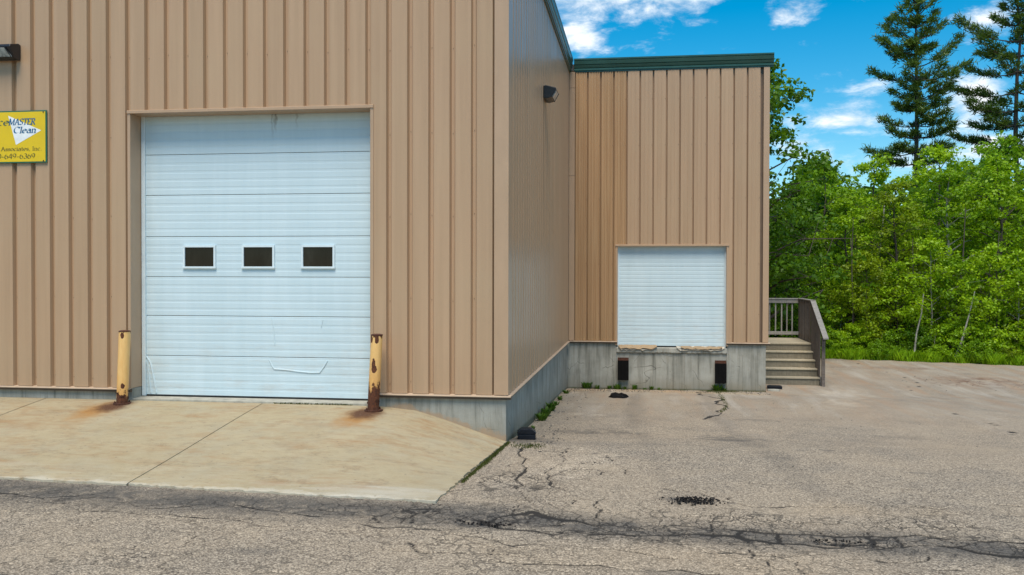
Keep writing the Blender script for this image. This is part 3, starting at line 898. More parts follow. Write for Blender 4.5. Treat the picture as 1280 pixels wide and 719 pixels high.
for nm, arr in dict(crack=crack, dark=dark, pale=pale, rust=rust, crazed=crz, tan=tan).items():
    gm.attributes.new(nm, 'FLOAT', 'POINT').data.foreach_set('value', np.clip(arr, 0, 1).astype(np.float32).ravel())
lot = put('asphalt_lot', gm, M_asphalt)
tag(lot, 'cracked weathered grey asphalt yard sloping down to the loading dock', 'asphalt yard', kind='structure')

# one wide sheet of ground under everything, out to the horizon
gv = []; gf = []
NG = 60
ext = 900.0
for j in range(NG + 1):
    for i in range(NG + 1):
        x = -ext + 2 * ext * i / NG; y = -ext + 2 * ext * j / NG
        gv.append((x, y, -0.06))
for j in range(NG):
    for i in range(NG):
        a = j * (NG + 1) + i
        gf.append((a, a + 1, a + NG + 2, a + NG + 1))
gmesh = bpy.data.meshes.new('ground'); gmesh.from_pydata(gv, [], gf)
tag(put('ground', gmesh, M_soil), 'dark leafy woodland ground beyond the asphalt', 'ground', kind='structure')

# ------------------------------------------------------------------ concrete apron
HWX = [-17, -4.2, -3.78, -3.24, -2.76, -2.29, -1.90]
HWZ = [1.085, 1.08, 1.072, 1.02, .88, .72, .60]


def apron_z(x, y):
    ye = float(np.interp(x, [-17, -7.2, -2.05], [10.1, 9.46, 9.08]))
    t_ = min(1, max(0, (y - ye) / (13.028 - ye)))
    hw = float(np.interp(x, HWX, HWZ))
    ze = G(ye) + 0.03
    s_ = 0.85 * t_ + 0.15 * t_ * t_ * (3 - 2 * t_)
    return max(ze + (hw - ze) * s_, G(y) + 0.022)


apron = empty('concrete_apron', (-5.6, 11.0, 0.7), 'tan rust-stained concrete ramp sloping up to the large overhead door', 'concrete ramp')
apron['kind'] = 'structure'


def slab(xa, xb, nx_, ny_, right=False):
    me = MB()
    vs = []; rr = random.Random(int(xb * 10))
    for j in range(ny_ + 1):
        for i in range(nx_ + 1):
            u_ = i / nx_; v_ = j / ny_
            x1 = (-2.05 + 0.15 * v_) if right else xb
            x = xa + (x1 - xa) * u_
            ye = float(np.interp(x, [-17, -7.2, -2.05], [10.1, 9.46, 9.08]))
            y = ye + (13.028 - ye) * v_
            if j == 0: y += rr.uniform(-0.012, 0.03)
            if right and i == nx_: x += rr.uniform(-0.02, 0.012)
            z = apron_z(x, y) + (rr.uniform(-0.012, 0.0) if j == 0 else 0)
            vs.append((x - (-5.6), y - 11.0, z - 0.7))
    n = nx_ + 1
    fs = [(j * n + i, j * n + i + 1, (j + 1) * n + i + 1, (j + 1) * n + i) for j in range(ny_) for i in range(nx_)]
    # sides
    ring = [i for i in range(n)] + [j * n + nx_ for j in range(1, ny_ + 1)] + [ny_ * n + i for i in range(nx_ - 1, -1, -1)] + [j * n for j in range(ny_ - 1, 0, -1)]
    b = len(vs)
    vs += [(vs[i][0], vs[i][1], vs[i][2] - 0.16) for i in ring]
    m_ = len(ring)
    fs += [(ring[k], b + k, b + (k + 1) % m_, ring[(k + 1) % m_]) for k in range(m_)]
    me.add(vs, fs)
    o = me.obj('slab', M_apron, apron)
    return o


for xa, xb, rt in ((-16.2, -12.63, 0), (-12.615, -9.115, 0), (-9.097, -5.586, 0), (-5.572, -2.05, 1)):
    slab(xa, xb, 70 if rt else 40, 60, bool(rt))

# ------------------------------------------------------------------ warehouse
XC = -1.884      # corner of the front block
XR = 3.249       # right corner of the dock wing
Y1 = 13.0        # front wall
Y2 = 24.209      # dock wall
ZB = 1.271       # foot of the siding
ZT = 8.36        # head of the siding
OXL, OXR, OZH = -7.678, -3.917, 5.436      # large opening
DXL, DXR, DZH = -0.601, 2.199, 3.760       # dock opening
bld = empty('warehouse', (-6.0, 24.0, 0.0), 'tan ribbed metal warehouse with two white overhead doors and green roof edge', 'building')
BO = Vector((-6.0, 24.0, 0.0))


def part(name, mb, m, smooth=False, bevel=0.0, parent=None):
    """mesh given in world coordinates, child of the building"""
    mb.v = [(p[0] - BO.x, p[1] - BO.y, p[2] - BO.z) for p in mb.v]
    return mb.obj(name, m, parent or bld, smooth=smooth, bevel=bevel)


def panel_profile(P, floor=0.046, slope=0.020, dep=0.062, minor=True):
    pts = [(0, dep), (floor / 2, dep), (floor / 2 + slope, 0)]
    a = floor / 2 + slope; b = P - a
    if minor:
        for f_ in (1 / 3, 2 / 3):
            c = a + (b - a) * f_
            pts += [(c - 0.016, 0), (c - 0.009, -0.0035), (c + 0.009, -0.0035), (c + 0.016, 0)]
    pts += [(b, 0), (P - floor / 2, dep), (P, dep)]
    return pts


def clip_prof(pts, a, b):
    out = []
    for (p, q) in zip(pts[:-1], pts[1:]):
        x0, x1 = max(a, p[0]), min(b, q[0])
        if x1 <= x0: continue
        def at_(x):
            return (x, p[1] + (q[1] - p[1]) * (x - p[0]) / (q[0] - p[0]))
        if not out or abs(out[-1][0] - x0) > 1e-6: out.append(at_(x0))
        out.append(at_(x1))
    return out


_pc = {}


def panel_mesh(prof, h, key):
    if key in _pc: return _pc[key]
    th = 0.004
    n = len(prof)
    vs = [(x, y, z) for z in (0, h) for (x, y) in prof] + [(x, y + th, z) for z in (0, h) for (x, y) in prof]
    fs = []
    for i in range(n - 1):
        fs.append((i, i + 1, n + i + 1, n + i))
        fs.append((2 * n + i + 1, 2 * n + i, 3 * n + i, 3 * n + i + 1))
        fs.append((i + 1, i, 2 * n + i, 2 * n + i + 1))
        fs.append((n + i, n + i + 1, 3 * n + i + 1, 3 * n + i))
    fs.append((0, n, 3 * n, 2 * n))
    fs.append((n - 1, 3 * n - 1 - n + 0, 4 * n - 1, 2 * n - 1)) if False else fs.append((n - 1, 3 * n - 1, 4 * n - 1, 2 * n - 1))
    me = bpy.data.meshes.new('siding_panel')
    me.from_pydata(vs, [], fs)
    bm = bmesh.new(); bm.from_mesh(me); bmesh.ops.recalc_face_normals(bm, faces=bm.faces); bm.to_mesh(me); bm.free()
    _pc[key] = me
    return me


def panel(prof, P, origin, rz, z0, z1, a=0.0, b=None, key='', old=False):
    b = P if b is None else b
    full = (a <= 1e-6 and abs(b - P) < 1e-6)
    pr = prof if full else clip_prof(prof, a, b)
    me = panel_mesh(pr, z1 - z0, (key, round(a, 4), round(b, 4), round(z1 - z0, 4)))
    o_ = put('siding_panel', me, M_siding, bld, Vector((origin[0], origin[1], z0)) - BO, rz)
    if old:
        o_.material_slots[0].link = 'OBJECT'; o_.material_slots[0].material = M_siding_orange
        o_['label'] = 'orange-brown panel in the inner corner'
    return o_


# front wall of the main block
P1 = 0.314
prof1 = panel_profile(P1, minor=False)
GX0 = -3.64
for k in range(-5, 40):
    xl = GX0 - P1 * (k + 1); xr = xl + P1
    if xr > XC + 0.0:
        continue
    if xl >= OXR + 0.04 or xr <= OXL - 0.04:
        panel(prof1, P1, (xl, Y1), 0, ZB, ZT, key='m')
    elif xl < OXR + 0.03 < xr:
        cut = OXR + 0.03 - xl
        panel(prof1, P1, (xl, Y1), 0, ZB, ZT, cut, P1, 'm')
        panel(prof1, P1, (xl, Y1), 0, OZH + 0.035, ZT, 0, cut, 'm')
    elif xl < OXL - 0.03 < xr:
        cut = OXL - 0.03 - xl
        panel(prof1, P1, (xl, Y1), 0, ZB, ZT, 0, cut, 'm')
        panel(prof1, P1, (xl, Y1), 0, OZH + 0.035, ZT, cut, P1, 'm')
    else:
        panel(prof1, P1, (xl, Y1), 0, OZH + 0.035, ZT, key='m')
# side wall (faces +X)
n_side = int((Y2 - Y1 - 0.25) / P1)
for k in range(n_side + 1):
    y0 = Y1 + 0.20 + k * P1
    if y0 + P1 > Y2 - 0.02:
        panel(prof1, P1, (XC, y0), math.pi / 2, ZB, ZT, 0, Y2 - 0.06 - y0, 'm')
    else:
        panel(prof1, P1, (XC, y0), math.pi / 2, ZB, ZT, key='m')
# dock wall
P2 = 0.3415
prof2 = panel_profile(P2, 0.034, 0.006, 0.085)
prof3 = [(x_, y_) for x_, y_ in panel_profile(P2, 0.034, 0.006, 0.085, False)[:3]] + [q for c_ in (.25, .45, .62, .8) for q in ((P2 * c_ - .020, 0), (P2 * c_ - .012, .010), (P2 * c_ + .012, .010), (P2 * c_ + .020, 0))] + [(x_, y_) for x_, y_ in panel_profile(P2, 0.034, 0.006, 0.085, False)[3:]]
for k in range(14):
    xl = -1.735 + P2 * k; xr = xl + P2
    if xr <= DXL - 0.02:
        panel(prof3, P2, (xl, Y2), 0, ZB, ZT, key='o', old=True)
    elif xl >= DXR + 0.02:
        panel(prof2, P2, (xl, Y2), 0, ZB, ZT, key='d')
    elif xl < DXL - 0.02 < xr:
        cut = DXL - 0.02 - xl
        panel(prof3, P2, (xl, Y2), 0, ZB, ZT, 0, cut, 'o', old=True)
        panel(prof3, P2, (xl, Y2), 0, DZH + 0.03, ZT, cut, P2, 'o', old=True)
    elif xl < DXR + 0.02 < xr:
        cut = DXR + 0.02 - xl
        panel(prof2, P2, (xl, Y2), 0, ZB, ZT, cut, P2, 'd')
        panel(prof2, P2, (xl, Y2), 0, DZH + 0.03, ZT, 0, cut, 'd')
    else:
        panel(prof2, P2, (xl, Y2), 0, DZH + 0.03, ZT, key='d')
# right end of the wing (faces the steps)
for k in range(40):
    panel(prof2, P2, (XR, Y2 + 0.16 + k * P2), math.pi / 2, ZB, ZT, key='d')

# corner, inside-corner and end trims
part('corner_trim', MB().prism([(XC - 0.20, Y1 - 0.008), (XC + 0.008, Y1 - 0.008), (XC + 0.008, Y1 + 0.20), (XC - 0.012, Y1 + 0.20), (XC - 0.012, Y1 + 0.02), (XC - 0.20, Y1 + 0.02)], 'z', ZB + 0.004, ZT), M_trim)
part('corner_trim', MB().prism([(XR - 0.14, Y2 - 0.008), (XR + 0.008, Y2 - 0.008), (XR + 0.008, Y2 + 0.16), (XR - 0.012, Y2 + 0.16), (XR - 0.012, Y2 + 0.02), (XR - 0.14, Y2 + 0.02)], 'z', ZB + 0.004, ZT), M_trim)
for (za, zb_) in ((ZB + 0.004, 5.62), (5.628, 7.93), (7.938, ZT)):
    part('inside_corner_trim', MB().box(XC + 0.003, XC + 0.152, Y2 - 0.012, Y2 + 0.02, za, zb_), M_trim)
# flashing ledge along the foot of the siding, proud of the wall and open under the ribs
FL = [(-16.1, OXL - 0.004), (OXR + 0.004, XC + 0.050)]
for xa, xb in FL:
    part('base_flashing', MB().prism([(Y1 + 0.05, ZB), (Y1 - 0.050, ZB - 0.012), (Y1 - 0.050, ZB - 0.026), (Y1 - 0.044, ZB - 0.026), (Y1 - 0.044, ZB - 0.018), (Y1 + 0.05, ZB - 0.01)], 'x', xa, xb), M_ledge)
    part('shade_strip', MB().prism([(Y1 + 0.028, ZB - 0.013), (Y1 - 0.022, ZB - 0.019), (Y1 - 0.022, ZB - 0.062), (Y1 + 0.028, ZB - 0.062)], 'x', xa, xb), M_shade)  # strip added as a painted shadow gap below the ledge
part('base_flashing', MB().prism([(XC - 0.05, ZB), (XC + 0.050, ZB - 0.012), (XC + 0.050, ZB - 0.026), (XC + 0.044, ZB - 0.026), (XC + 0.044, ZB - 0.018), (XC - 0.05, ZB - 0.01)], 'y', Y1 + 0.003, Y2 - 0.046), M_ledge)
part('shade_strip', MB().prism([(XC - 0.028, ZB - 0.013), (XC + 0.022, ZB - 0.019), (XC + 0.022, ZB - 0.062), (XC - 0.028, ZB - 0.062)], 'y', Y1 + 0.003, Y2 - 0.046), M_shade)
for xa, xb in ((XC + 0.036, DXL - 0.004), (DXR + 0.004, XR + 0.05)):
    part('base_flashing', MB().prism([(Y2 + 0.05, ZB), (Y2 - 0.050, ZB - 0.012), (Y2 - 0.050, ZB - 0.026), (Y2 - 0.044, ZB - 0.026), (Y2 - 0.044, ZB - 0.018), (Y2 + 0.05, ZB - 0.01)], 'x', xa, xb), M_ledge)
    part('shade_strip', MB().prism([(Y2 + 0.028, ZB - 0.013), (Y2 - 0.022, ZB - 0.019), (Y2 - 0.022, ZB - 0.062), (Y2 + 0.028, ZB - 0.062)], 'x', xa, xb), M_shade)
part('base_flashing', MB().prism([(XR - 0.05, ZB), (XR + 0.034, ZB - 0.007), (XR + 0.034, ZB - 0.045), (XR - 0.05, ZB - 0.045)], 'y', Y2 + 0.003, 38.0), M_flash)

# foundation walls
part('foundation', MB().box(-16.1, OXL, Y1 + 0.03, Y1 + 0.28, -0.5, ZB - 0.012), M_found)
part('foundation', MB().box(OXR, XC - 0.03, Y1 + 0.03, Y1 + 0.28, -0.5, ZB - 0.012), M_found)
part('foundation', MB().box(XC - 0.28, XC - 0.031, Y1 + 0.282, Y2 + 0.029, -0.5, ZB - 0.013), M_found)
part('foundation', MB().box(XC - 0.03, DXL - 0.02, Y2 + 0.03, Y2 + 0.30, -0.5, ZB - 0.012), M_found)
part('foundation', MB().box(DXR + 0.02, XR - 0.05, Y2 + 0.03, Y2 + 0.30, -0.5, ZB - 0.012), M_found)
part('foundation', MB().box(XR - 0.28, XR - 0.052, Y2 + 0.302, 38.0, -0.5, ZB - 0.013), M_found)
part('dock_face', MB().box(DXL - 0.019, DXR + 0.019, Y2 + 0.045, Y2 + 0.9, -0.5, 0.965), M_found)
rr = random.Random(31)
mb = MB(); n = 60; ring = []
for k in range(n + 1):
    x = DXL - 0.018 + (DXR - DXL + 0.036) * k / n
    ch = 0.0 if rr.random() < .6 else rr.uniform(0.0, 0.016)
    ring.append([(x, Y2 + 0.9, 1.112), (x, Y2 + 0.02, 1.112), (x, Y2 - 0.006 + ch * .5, 1.098), (x, Y2 - 0.010 + ch, 0.985 + ch * .8), (x, Y2 + 0.01 + ch, 0.962 + ch), (x, Y2 + 0.9, 0.967)])
vs = [p for q in ring for p in q]; fs = [tuple(range(6)), tuple(reversed(range(n * 6, n * 6 + 6)))]
for k in range(n):
    for q in range(6):
        fs.append((k * 6 + q, k * 6 + (q + 1) % 6, (k + 1) * 6 + (q + 1) % 6, (k + 1) * 6 + q))
part('dock_sill', mb.add(vs, fs), M_found)
# form-board ridges on the dock concrete
for x in (-1.05, -0.63, 0.33, 1.15, 0.72, 2.62, 2.95):
    yy = Y2 + (0.045 if DXL < x < DXR else 0.03)
    part('form_line', MB().prism([(x - 0.012, yy + 0.004), (x, yy - 0.008), (x + 0.012, yy + 0.004)], 'z', 0.02, 0.95), M_found)

# structural wall behind the sheets (keeps the inside dark and closed)
M_core = M_flash
part('wall_core', MB().box(-16.0, OXL - 0.02, Y1 + 0.072, Y1 + 0.27, ZB - 0.01, ZT), M_core)
part('wall_core', MB().box(OXR + 0.02, XC - 0.08, Y1 + 0.072, Y1 + 0.27, ZB - 0.01, ZT), M_core)
part('wall_core', MB().box(OXL - 0.019, OXR + 0.019, Y1 + 0.072, Y1 + 0.27, OZH + 0.04, ZT), M_core)
part('wall_core', MB().box(XC - 0.27, XC - 0.072, Y1 + 0.272, Y2 + 0.26, ZB - 0.01, ZT), M_core)
part('wall_core', MB().box(XC - 0.048, DXL - 0.02, Y2 + 0.10, Y2 + 0.32, ZB - 0.01, ZT), M_core)
part('wall_core', MB().box(DXR + 0.02, XR - 0.10, Y2 + 0.10, Y2 + 0.32, ZB - 0.01, ZT), M_core)
part('wall_core', MB().box(DXL - 0.019, DXR + 0.019, Y2 + 0.10, Y2 + 0.32, DZH + 0.035, ZT), M_core)
part('wall_core', MB().box(XR - 0.32, XR - 0.10, Y2 + 0.322, 38.0, ZB - 0.01, ZT), M_core)
part('wall_core', MB().box(-16.2, -16.0, Y1 + 0.05, 38.0, -0.5, ZT), M_siding)
part('wall_core', MB().box(-15.99, XR - 0.28, 37.8, 38.0, -0.5, ZT), M_siding)
part('roof', MB().box(-16.15, XC - 0.01, Y1 + 0.02, 37.99, ZT + 0.03, ZT + 0.2), M_roof)
part('roof', MB().box(XC - 0.009, XR - 0.01, Y2 + 0.02, 37.99, ZT + 0.03, ZT + 0.2), M_roof)

# green roof edge: a stepped gutter profile
FP = [(0.0, 0.0), (-0.030, 0.0), (-0.030, 0.035), (-0.055, 0.042), (-0.055, 0.085), (-0.040, 0.098), (-0.060, 0.112), (-0.078, 0.165),
      (-0.065, 0.180), (-0.088, 0.195), (-0.105, 0.285), (-0.088, 0.296), (-0.110, 0.304), (-0.110, 0.345), (0.0, 0.345)]
mb = MB().prism([(Y2 + 0.02 + a, ZT - 0.02 + b) for a, b in FP], 'x', XC + 0.13, XR + 0.105)
part('roof_edge', mb, M_green)
mb = MB().prism([(XC - a, ZT - 0.02 + b) for a, b in FP], 'y', Y1 - 0.1, Y2 + 0.02)
part('roof_edge', mb, M_green)
mb = MB().prism([(Y1 + a, ZT - 0.02 + b) for a, b in FP], 'x', -16.3, XC - 0.005)
part('roof_edge', mb, M_green)
mb = MB().prism([(XR - 0.02 - a, ZT - 0.02 + b) for a, b in FP], 'y', Y2 + 0.025, 38.0)
part('roof_edge', mb, M_green)

# frame of the large opening
part('head_trim', MB().prism([(Y1 - 0.016, OZH + 0.05), (Y1 - 0.030, OZH + 0.042), (Y1 - 0.030, OZH + 0.002), (Y1 - 0.022, OZH), (Y1 + 0.30, OZH), (Y1 + 0.30, OZH + 0.03), (Y1 + 0.04, OZH + 0.03), (Y1 + 0.04, OZH + 0.05)], 'x', OXL - 0.045, OXR + 0.045), M_trim)
part('jamb_trim', MB().prism([(OXL - 0.045, Y1 - 0.014), (OXL - 0.008, Y1 - 0.020), (OXL + 0.002, Y1 - 0.014), (OXL + 0.002, Y1 + 0.30), (OXL - 0.019, Y1 + 0.30), (OXL - 0.019, Y1 + 0.03), (OXL - 0.045, Y1 + 0.03)], 'z', ZB - 0.006, OZH - 0.002), M_trim)
part('jamb_trim', MB().prism([(OXR + 0.045, Y1 - 0.014), (OXR + 0.008, Y1 - 0.020), (OXR - 0.002, Y1 - 0.014), (OXR - 0.002, Y1 + 0.30), (OXR + 0.019, Y1 + 0.30), (OXR + 0.019, Y1 + 0.03), (OXR + 0.045, Y1 + 0.03)], 'z', ZB - 0.006, OZH - 0.002), M_trim)
part('door_sill', MB().box(OXL + 0.002, OXR - 0.002, Y1 + 0.0, Y1 + 1.2, 0.4, 1.108), M_sill, bevel=0.01)
# frame of the dock opening
part('head_trim', MB().prism([(Y2 - 0.012, DZH + 0.052), (Y2 - 0.028, DZH + 0.046), (Y2 - 0.028, DZH), (Y2 + 0.16, DZH), (Y2 + 0.16, DZH + 0.028), (Y2 + 0.04, DZH + 0.028), (Y2 + 0.04, DZH + 0.052)], 'x', DXL - 0.06, DXR + 0.06), M_trim)
for s_, xe in ((-1, DXL), (1, DXR)):
    part('jamb_trim', MB().prism([(xe + s_ * 0.05, Y2 - 0.010), (xe - s_ * 0.002, Y2 - 0.014), (xe - s_ * 0.002, Y2 + 0.16), (xe + s_ * 0.019, Y2 + 0.16), (xe + s_ * 0.019, Y2 + 0.03), (xe + s_ * 0.05, Y2 + 0.03)], 'z', ZB - 0.10, DZH - 0.002), M_trim)


# overhead doors: ribbed sections
def section_prof(h, nr, dep=0.0021, sd=0.007):
    pts = [(0.0, sd), (0.004, 0.0)]
    for i in range(nr):
        a = h * i / nr; b = h * (i + 1) / nr
        if i: pts += [(a + 0.004, 0.0)]
        pts += [(a + (b - a) * 0.62, 0.0), (a + (b - a) * 0.72, dep), (b - 0.010, dep)]
    pts[-1] = (h - 0.010, dep)
    pts += [(h - 0.004, sd)]
    return pts


def door_empty(loc, label):
    o = bpy.data.objects.new('overhead_door', None)
    o.location = Vector(loc) - BO
    o.parent = bld; o['label'] = label
    COL.objects.link(o)
    return o


def dpart(door, name, mb, m, smooth=False, bevel=0.0):
    L_ = door.location + BO
    mb.v = [(p[0] - L_.x, p[1] - L_.y, p[2] - L_.z) for p in mb.v]
    return mb.obj(name, m, door, smooth=smooth, bevel=bevel)


def dsection(door, x0, x1, yf, z0, z1, nr, dep=0.0021, sd=0.007):
    pr = section_prof(z1 - z0, nr, dep, sd)
    poly = [(yf + b, z0 + a) for a, b in pr] + [(yf + 0.045, z1 - 0.004), (yf + 0.045, z0)]
    dpart(door, 'door_section', MB().prism(poly, 'x', x0, x1), M_door)


YD = Y1 + 0.30
big = door_empty((-5.8, YD, 1.13), 'tall white sectional overhead door with three small windows')
seams = [1.135, 1.745, 2.365, 2.965, 3.585, 4.225, 4.85, 5.47]
bx0, bx1 = -7.655, -3.94
for i in range(7):
    dsection(big, bx0 + 0.05, bx1 - 0.012, YD, seams[i], seams[i + 1] - 0.003, 5)
dpart(big, 'side_seal', MB().box(bx0 - 0.015, bx0 + 0.048, YD - 0.022, YD + 0.03, 1.115, OZH + 0.02), M_white, bevel=0.006)
dpart(big, 'side_seal', MB().box(bx1 - 0.010, bx1 + 0.016, YD - 0.022, YD + 0.03, 1.115, OZH + 0.02), M_white, bevel=0.006)
dpart(big, 'bottom_seal', MB().box(bx0 + 0.05, bx1 - 0.012, YD + 0.004, YD + 0.04, 1.106, 1.1345), M_seal)
for xa, xb in ((-6.985, -6.455), (-6.030, -5.510), (-5.085, -4.560)):
    za, zb_ = 3.093, 3.447
    fr = 0.030
    mb = MB()
    yo, yi = YD - 0.028, YD + 0.004
    mb.box(xa, xb, yo, yi, zb_ - fr, zb_); mb.box(xa - 0.006, xb + 0.006, yo - 0.004, yi, za, za + fr)
    mb.box(xa + 0.0005, xa + fr, yo + 0.001, yi, za + fr, zb_ - fr); mb.box(xb - fr, xb - 0.0005, yo + 0.001, yi, za + fr, zb_ - fr)
    dpart(big, 'window_frame', mb, M_white)
    dpart(big, 'window_pane', MB().box(xa + fr, xb - fr, YD - 0.006, YD + 0.003, za + fr, zb_ - fr), M_pane)


# creases where the bottom section has been struck
def crease(pts, r=0.011):
    dpart(big, 'dent_crease', MB().tube([(x, YD - 0.001, z) for x, z in pts], r, 6), M_door, smooth=True)


crease([(-5.60, 1.70), (-5.55, 1.60), (-5.52, 1.56), (-5.35, 1.553), (-5.15, 1.530), (-4.95, 1.515), (-4.80, 1.520), (-4.74, 1.60), (-4.68, 1.70)])
crease([(-7.605, 1.73), (-7.54, 1.63), (-7.51, 1.50), (-7.48, 1.36), (-7.44, 1.16)], 0.014)
crease([(-7.600, 1.66), (-7.575, 1.50), (-7.55, 1.30), (-7.53, 1.16)], 0.012)
crease([(-5.56, 2.34), (-5.53, 2.16), (-5.51, 1.93)], 0.008)
crease([(-4.75, 2.32), (-4.78, 2.20)], 0.006)

dk = door_empty((0.8, Y2 + 0.13, 1.13), 'small white ribbed overhead door above the loading dock')
YK = Y2 + 0.13
ds = [1.15, 1.67, 2.19, 2.71, 3.24, 3.78]
for i in range(5):
    dsection(dk, DXL + 0.03, DXR - 0.03, YK, ds[i], ds[i + 1] - 0.001, 5, 0.0020, 0.0032)
dpart(dk, 'side_seal', MB().box(DXL + 0.002, DXL + 0.042, YK - 0.03, YK + 0.02, 1.12, DZH), M_white, bevel=0.006)
dpart(dk, 'side_seal', MB().box(DXR - 0.042, DXR - 0.002, YK - 0.03, YK + 0.02, 1.12, DZH), M_white, bevel=0.006)
dpart(dk, 'bottom_seal', MB().box(DXL + 0.04, DXR - 0.04, YK + 0.004, YK + 0.05, 1.112, 1.149), M_seal)


# torn boards hanging over the dock sill
def torn_board(x0, x1, ztop, drop, seed, name, m, yoff, out):
    r_ = random.Random(seed)
    n = 14
    top = []; bot = []
    for i in range(n + 1):
        x = x0 + (x1 - x0) * i / n
        e = 1.0 if 0 < i < n else 0.35
        top.append((x, Y2 + 0.10, ztop + r_.uniform(-0.006, 0.010)))
        bot.append((x + r_.uniform(-0.01, 0.01), Y2 - out - r_.uniform(0, 0.02), ztop - drop * e * r_.uniform(0.65, 1.1)))
    vs = top + bot + [(a, b + 0.012, c - 0.012) for a, b, c in top] + [(a, b + 0.012, c - 0.012) for a, b, c in bot]
    k = n + 1
    fs = []
    for i in range(n):
        fs += [(i, k + i, k + i + 1, i + 1), (2 * k + i + 1, 3 * k + i + 1, 3 * k + i, 2 * k + i), (k + i, 3 * k + i, 3 * k + i + 1, k + i + 1), (i + 1, 2 * k + i + 1, 2 * k + i, i)]
    fs += [(0, 2 * k, 3 * k, k), (n, k + n, 3 * k + n, 2 * k + n)]
    part(name, MB().add(vs, fs), m)


torn_board(-0.575, 0.42, 1.168, 0.088, 3, 'torn_sill_board', M_ply, 0, 0.04)
torn_board(-0.56, 0.40, 1.158, 0.118, 4, 'torn_sill_lining', M_torn, 0, 0.025)
torn_board(1.05, 2.10, 1.150, 0.062, 5, 'torn_sill_board', M_ply, 0, 0.04)
torn_board(0.93, 2.16, 1.150, 0.100, 6, 'torn_sill_lining', M_torn, 0, 0.028)

# screw heads in the grooves of the siding: too small to pick apart
mb = MB()
rows = [1.40, 2.62, 3.85, 5.05, 6.28, 7.35]
for k in range(-5, 40):
    gx = GX0 - P1 * k
    if gx > XC - 0.1: continue
    for z in rows:
        if OXL < gx < OXR and z < OZH: continue
        zz_ = z + 0.02 * ((k * 7) % 3)
        mb.add([(gx + 0.006 * math.cos(q), Y1 + 0.060 - 0.005 * (0 if j else 1), zz_ + 0.006 * math.sin(q)) for j in (1, 0) for q in [i * math.pi / 3 for i in range(6)]],
               [tuple(range(6, 12))] + [(i, (i + 1) % 6, 6 + (i + 1) % 6, 6 + i) for i in range(6)])
for k in range(15):
    gx = -1.735 + P2 * k - 0.035
    for z in (2.0, 3.3, 5.0, 6.4, 7.6):
        if DXL < gx < DXR and z < DZH: continue
        mb.add([(gx + 0.008 * math.cos(q), Y2 - 0.006 * (0 if j else 1), z + 0.008 * math.sin(q)) for j in (1, 0) for q in [i * math.pi / 3 for i in range(6)]],
               [tuple(range(6, 12))] + [(i, (i + 1) % 6, 6 + (i + 1) % 6, 6 + i) for i in range(6)])
so = part('screw_heads', mb, M_flash)
so['kind'] = 'stuff'

# ------------------------------------------------------------------ guard posts
def bollard(x, y, h, lean, m, label, seed):
    zb = apron_z(x, y)
    r = empty('guard_post', (x, y, zb), label, 'bollard', 'rusty yellow guard posts beside the large door', 0)
    pts = []
    for i in range(13):
        f_ = i / 12
        pts.append((lean * f_, 0, 0.012 + (h - 0.012) * f_))
    MB().tube(pts, 0.083, 24).obj('post', m, r, smooth=True)
    mb = MB().lathe([(0.0845, -0.004), (0.086, 0.0), (0.086, 0.008), (0.080, 0.013), (0.05, 0.020), (0.001, 0.023)], 24, (lean, 0, h))
    mb.obj('cap', M_rust, r, smooth=True)
    rr = random.Random(seed)
    pl = [(0.132 * (1 + rr.uniform(-.10, .06)) * math.cos(a), 0.122 * (1 + rr.uniform(-.1, .06)) * math.sin(a)) for a in [math.pi * 2 * (i + .5) / 12 for i in range(12)]]
    MB().prism(pl, 'z', -0.03, 0.016).obj('base_plate', M_rust, r)
    for i in range(4):
        a = math.pi / 4 + i * math.pi / 2
        MB().lathe([(0.014, 0.014), (0.014, 0.034), (0.009, 0.036), (0.009, 0.048)], 6, (0.107 * math.cos(a), 0.099 * math.sin(a), 0)).obj('bolt', M_rust, r)
    mb = MB()
    for k in range(10):      # rust scale lifting off at the foot
        a = rr.uniform(0, 6.28); z0 = rr.uniform(0.02, 0.16)
        c = Vector((0.085 * math.cos(a), 0.085 * math.sin(a), z0))
        tn = Vector((-math.sin(a), math.cos(a), 0)); n_ = Vector((math.cos(a), math.sin(a), 0)); s_ = rr.uniform(0.015, 0.04)
        mb.add([c - tn * s_, c + tn * s_, c + tn * s_ * .6 + n_ * .012 + Vector((0, 0, s_)), c - tn * s_ * .5 + n_ * .008 + Vector((0, 0, s_ * 1.3))], [(0, 1, 2, 3)])
    mb.obj('rust_scale', M_rust, r)['kind'] = 'stuff'
    return r


bollard(-7.70, 12.78, 1.085, 0.045, M_bol1, 'cream yellow guard post rusted only at its foot, left of the large door', 1)
bollard(-3.80, 12.74, 1.085, 0.055, M_bol2, 'yellow guard post with big flaked rust patches, right of the large door', 2)


# ------------------------------------------------------------------ dock bumpers
def bumper(x, z, label):
    r = empty('dock_bumper', (x, Y2 + 0.045, z), label, 'dock bumper', 'black rubber bumpers on the dock face')
    w, h = 0.285, 0.585
    n = 9
    for i in range(n):
        x0 = -w / 2 + w * i / n
        dd = 0.115 + 0.008 * math.sin(i * 2.3)
        MB().box(x0 + 0.001, x0 + w / n - 0.001, -dd, -0.012, 0.0 + 0.004 * math.sin(i * 1.7), h - 0.075).obj('rubber_layer', M_rubber, r, bevel=0.003)
    MB().box(-w / 2, w / 2, -0.010, 0.0, 0.0, h).obj('backing_plate', M_rust, r)
    MB().prism([(-0.012, h - 0.068), (-0.10, h - 0.068), (-0.10, h - 0.056), (-0.024, h - 0.056), (-0.024, h), (-0.012, h)], 'x', -w / 2, w / 2).obj('steel_angle', M_rust, r)
    for sx in (-1, 1):
        MB().lathe([(0.018, 0), (0.018, 0.012), (0.010, 0.016), (0.010, 0.028)], 6, (sx * 0.09, -0.06, h - 0.056)).obj('bolt', M_rust, r)
    return r


